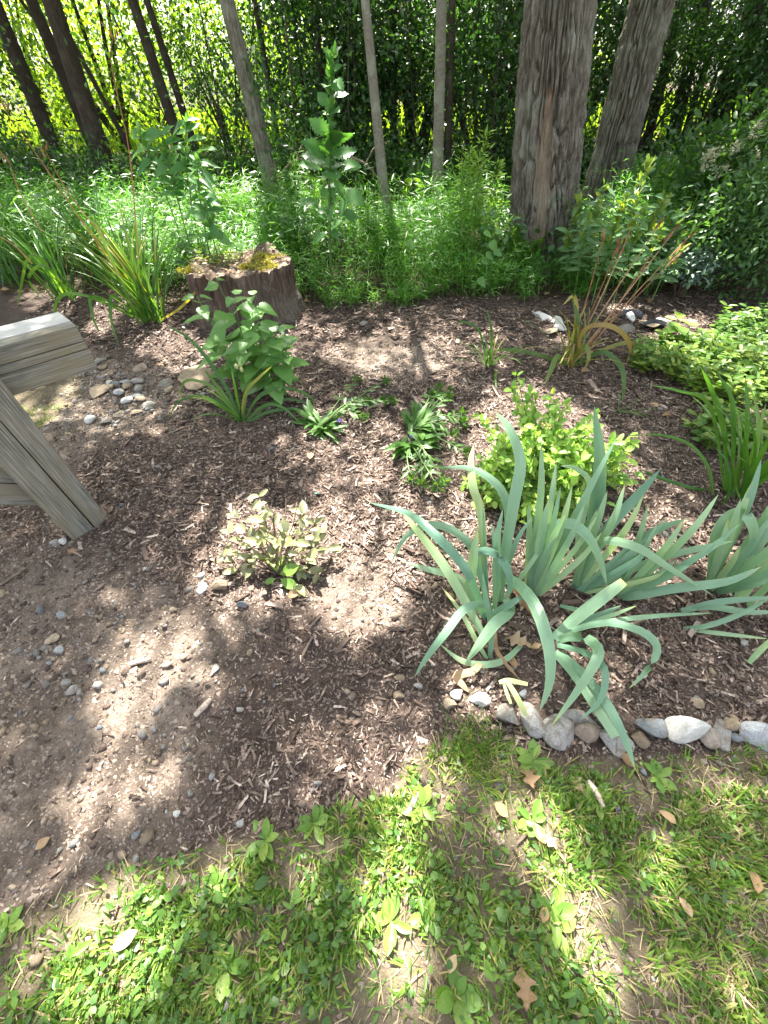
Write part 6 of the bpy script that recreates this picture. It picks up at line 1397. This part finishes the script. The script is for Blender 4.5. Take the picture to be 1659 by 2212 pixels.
link('lawn_grass', mb.mesh('lawn_grass', M_LAWN), kind='stuff')
print('lawn', n)
# clover and chickweed between the grass
x, y, z, px, py = sample(60000, -1.9, 2.4, -.5, 1.2); m = lawn_mask(x, y, px, py) * (.25 + 1.1 * sstep(.42, .6, fbm(x * 3.1 + 9, y * 3.1, 0, 83))); k = U(0, 1, len(x)) < m * .42; x, y, z = x[k], y[k], z[k]; n = len(x)
mb = MB(); scatter(mb, FOLDLEAF, np.stack([x, y, z + U(.004, .035, n)], -1), rand_dirs(n) * [1, 1, .25], rand_dirs(n) * .45 + [0, 0, 1], np.clip(rng.lognormal(math.log(.018), .35, n), .01, .045), np.clip(.4 + .2 * rng.normal(size=n), 0, .85), np.clip(rng.lognormal(math.log(.028), .35, n), .014, .06))
link('clover', mb.mesh('clover', M_LAWN, False), kind='stuff')
# straw and dead thatch, thick in the dry patches at lower right and by the bed edge
x, y, z, px, py = sample(110000, -1.9, 2.4, -.5, 1.2); lw, so, fo = zones(x, y)
dp = np.exp(-(((px - 1560) / 130) ** 2 + ((py - 2080) / 120) ** 2)) + np.exp(-(((px - 1620) / 120) ** 2 + ((py - 1760) / 80) ** 2)) * .7 + np.exp(-(((px - 1020) / 60) ** 2 + ((py - 1640) / 40) ** 2)) * .8 + np.exp(-(((px - 1240) / 40) ** 2 + ((py - 1950) / 90) ** 2)) * .9 + .2
k = (U(0, 1, len(x)) < lw * np.clip(dp, 0, 1) * .7); x, y, z = x[k], y[k], z[k]; n = len(x)
mb = MB(); scatter(mb, BLADE, np.stack([x, y, z + .002], -1), rand_dirs(n) * [1, 1, .22] + [0, 0, .12], rand_dirs(n) + [0, 0, .6], U(.025, .06, n), U(0, 1, n), U(.018, .035, n))
link('dead_thatch', mb.mesh('dead_thatch', M_STRAW), kind='stuff')
# fine-bladed tuft at the end of the stone row
t = thing('grass_tuft', 'fine thin-bladed grass tuft at the left end of the stone row', 'grass tuft', GS(1035, 1625)); n = 420; b = np.array(t.location); x, y = b[0] + rng.normal(size=n) * .06, b[1] + rng.normal(size=n) * .05
mb = MB(); scatter(mb, BLADE, np.stack([x, y, groundz(x, y)], -1), rand_dirs(n) * [.8, .8, .2] + [0, 0, .8], rand_dirs(n), U(.05, .10, n), np.clip(U(.2, 1.1, n), 0, 1), U(.018, .03, n)); part('blades', mb, M_LAWN, t, True, 'stuff')
# broad-leaved weeds in the lawn
for lab, cx, cy, nl, L, up in [('upright plantain rosette at the bottom of the lawn, left of the tall tan leaf', 985, 2150, 7, 62, .9), ('plantain beside the sun streak, upper left side', 1192, 1975, 5, 58, .5), ('plantain at the left side of the sun streak, lower', 1205, 2010, 5, 52, .4), ('broad-leaved weed on the sunny lawn patch under the bed edge', 912, 1745, 6, 46, .3), ('broad-leaved weed at the left of the sunny bare spot', 845, 1990, 6, 50, .3), ('broad-leaved weed at the right of the sunny bare spot', 925, 1985, 6, 42, .3), ('round-leaved weed in the lawn near the dirt at left', 468, 1912, 6, 36, .3), ('pair of round leaves in the lawn left of the centre bottom', 440, 2110, 4, 50, .3), ('long-leaved weed in the lawn at left bottom', 490, 2090, 5, 54, .4), ('weed with pale leaves low in the left lawn', 365, 2140, 4, 40, .3),
                               ('dandelion-like rosette below the edging stones', 1150, 1645, 8, 44, .3), ('broad weed on the lawn right below the edging stones', 1288, 1730, 7, 42, .3), ('broad weed on the lawn above the sun streak head', 1150, 1775, 6, 44, .3), ('low rosette in the lawn below the big white edging stone', 1420, 1680, 7, 36, .3), ('low leafy weed at the edge of dirt and lawn, far left', 20, 2000, 6, 40, .4), ('small weed standing at the lawn edge left of centre', 575, 1815, 7, 46, .8), ('weed tuft at the lawn edge by the coarse bark', 680, 1780, 7, 44, .7)]:
    b = GS(cx, cy); t = thing('lawn_weed', lab, 'weed', b, 'broad-leaved weeds in the lawn'); dep = float(proj(b)[2])
    for k in range(nl):
        a0 = k * 6.28 / nl + U(-.4, .4); put('leaf', L_DOCK[rng.integers(3)], t, b + [0, 0, .006], [math.cos(a0), math.sin(a0), U(.2, up + .2)], [0, 0, 1.] + rand_dirs(1)[0] * .2, L * dep / FL * U(.7, 1.1), U(.7, 1.2))
# grass patch beyond the post
# ------------------------------------------------------------------ tall grass and ground plants before the wood
GR = [(-400, 560), (200, 590), (430, 640), (640, 652), (900, 648), (1100, 642), (1250, 640), (1420, 634), (1480, 560), (1480, 480), (1280, 500), (900, 500), (560, 490), (300, 470), (-400, 470)]
def gsample(n, poly, yr=(4.0, 8.2)):
    x, y = U(-8, 6, n), U(*yr, n); z = groundz(x, y); px, py, d = proj(np.stack([x, y, z], -1)); ok = inpoly(px, py + 44 * (fbm(px / 28, py * 0, 0, 8) - .62), poly); return x[ok], y[ok], z[ok], px[ok], py[ok]
x, y, z, px, py = gsample(48000, GR); gk = U(0, 1, len(x)) < .25 + 1.3 * sstep(.34, .55, fbm(x * 2.4, y * 2.4, 0, 63)); x, y, z, px, py = x[gk], y[gk], z[gk], px[gk], py[gk]; n = len(x); edge = sstep(4.2, 4.9, y)
near_big = np.exp(-(((px - 1185) / 60) ** 2)) * (py < 560)
hgt_ = (.14 + .34 * edge) * (.25 + 1.5 * fbm(x * 2.1, y * 2.1, 0, 17)) * (.75 + .5 * U(0, 1, n)) * (1 - .55 * near_big); nl = 5
# stems
mb = MB(); ln = rand_dirs(n) * [.35, .35, 0]; ln[:, 1] -= .12; top = np.stack([x, y, z], -1) + ln * hgt_[:, None] + np.stack([x * 0, x * 0, hgt_], -1); bs = np.stack([x, y, z], -1)
scatter(mb, BLADE, bs[::2], (top - bs)[::2], (rand_dirs(n) + [0, -.5, 0])[::2], np.linalg.norm(top - bs, axis=1)[::2], U(.2, .6, len(bs[::2])), U(.03, .06, len(bs[::2])))
f = U(.25, 1.05, (n, nl)); P = (bs[:, None] + (top - bs)[:, None] * f[..., None]).reshape(-1, 3); D = rand_dirs(n * nl) * [1, 1, .45] + [0, -.1, .25]
tint = np.clip(np.repeat(.05 + .9 * fbm(x * 1.6, y * 1.6, 0, 23), nl) + .18 * rng.normal(size=n * nl), 0, 1)
scatter(mb, LANCE, P, D, rand_dirs(n * nl) * .5 + [0, 0, 1.], U(.06, .15, n * nl), tint, U(.026, .055, n * nl))
link('tall_grass', mb.mesh('tall_grass', M_STILT, False), kind='stuff')
# broader weeds mixed into the grass
cx_, cy2 = U(-6, 4, 90), U(4.6, 7.2, 90); n2 = 90 * 70; ci = np.repeat(np.arange(90), 70); P = np.stack([cx_[ci], cy2[ci], groundz(cx_, cy2)[ci]], -1) + rng.normal(size=(n2, 3)) * [.13, .13, 0] + np.stack([np.zeros(n2)] * 2 + [U(.05, .6, n2) * np.repeat(U(.5, 1.15, 90), 70)], -1)
pp = proj(P); okk = inpoly(pp[0], pp[1] + 60, GR); P = P[okk]; n2 = len(P); mb = MB(); scatter(mb, FOLDLEAF, P, rand_dirs(n2) * [1, 1, .4], rand_dirs(n2) * .5 + [0, -.2, 1.], U(.06, .13, n2), np.clip(np.repeat(U(0, .8, 90), 70)[okk] + .15 * rng.normal(size=n2), 0, 1), U(.07, .13, n2))
link('mixed_weeds', mb.mesh('mixed_weeds', M_STALKW, False), kind='stuff')
# leafy ground plants on the wood floor
x, y = U(-9, 8, 9000), U(6.6, 11, 9000); z = groundz(x, y); n = len(x); k = fbm(x * 1.4, y * 1.4, 0, 33) > .47; x, y, z = x[k], y[k], z[k]; n = len(x); nl = 4
P = np.repeat(np.stack([x, y, z], -1), nl, 0) + rng.normal(size=(n * nl, 3)) * [.06, .06, 0] + np.stack([np.zeros(n * nl), np.zeros(n * nl), U(.02, .32, n * nl)], -1)
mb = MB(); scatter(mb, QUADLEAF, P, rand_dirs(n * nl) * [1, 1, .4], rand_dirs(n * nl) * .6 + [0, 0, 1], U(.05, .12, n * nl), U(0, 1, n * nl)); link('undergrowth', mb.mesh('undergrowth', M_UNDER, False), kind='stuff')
# leaf litter on the wood floor and at the edge of the bark
x, y = U(-8, 7, 16000), U(4.2, 10, 16000); k = (y > 5.6) | (U(0, 1, 16000) < .12); x, y = x[k], y[k]; z = groundz(x, y); n = len(x)
mb = MB(); scatter(mb, QUADLEAF, np.stack([x, y, z + .01], -1), rand_dirs(n) * [1, 1, .25], rand_dirs(n) * .5 + [0, 0, 1], U(.04, .09, n), U(0, 1, n)); link('leaf_litter', mb.mesh('leaf_litter', leafmat('leaf_litter', [(0, (.05, .035, .02)), (.6, (.13, .085, .05)), (1, (.25, .18, .11))], .15, .8, (1.1, 1, .8)), False), kind='stuff')
# meadow beyond the wood
x, y = U(-30, 24, 26000), U(11.5, 40, 26000); z = groundz(x, y); n = len(x)
mb = MB(); scatter(mb, BLADE, np.stack([x, y, z], -1), rand_dirs(n) * [.5, .5, 0] + [0, 0, 1], rand_dirs(n), U(.25, .7, n), U(.2, 1, n), U(.3, .6, n)); link('meadow_grass', mb.mesh('meadow_grass', M_BACK), kind='stuff')
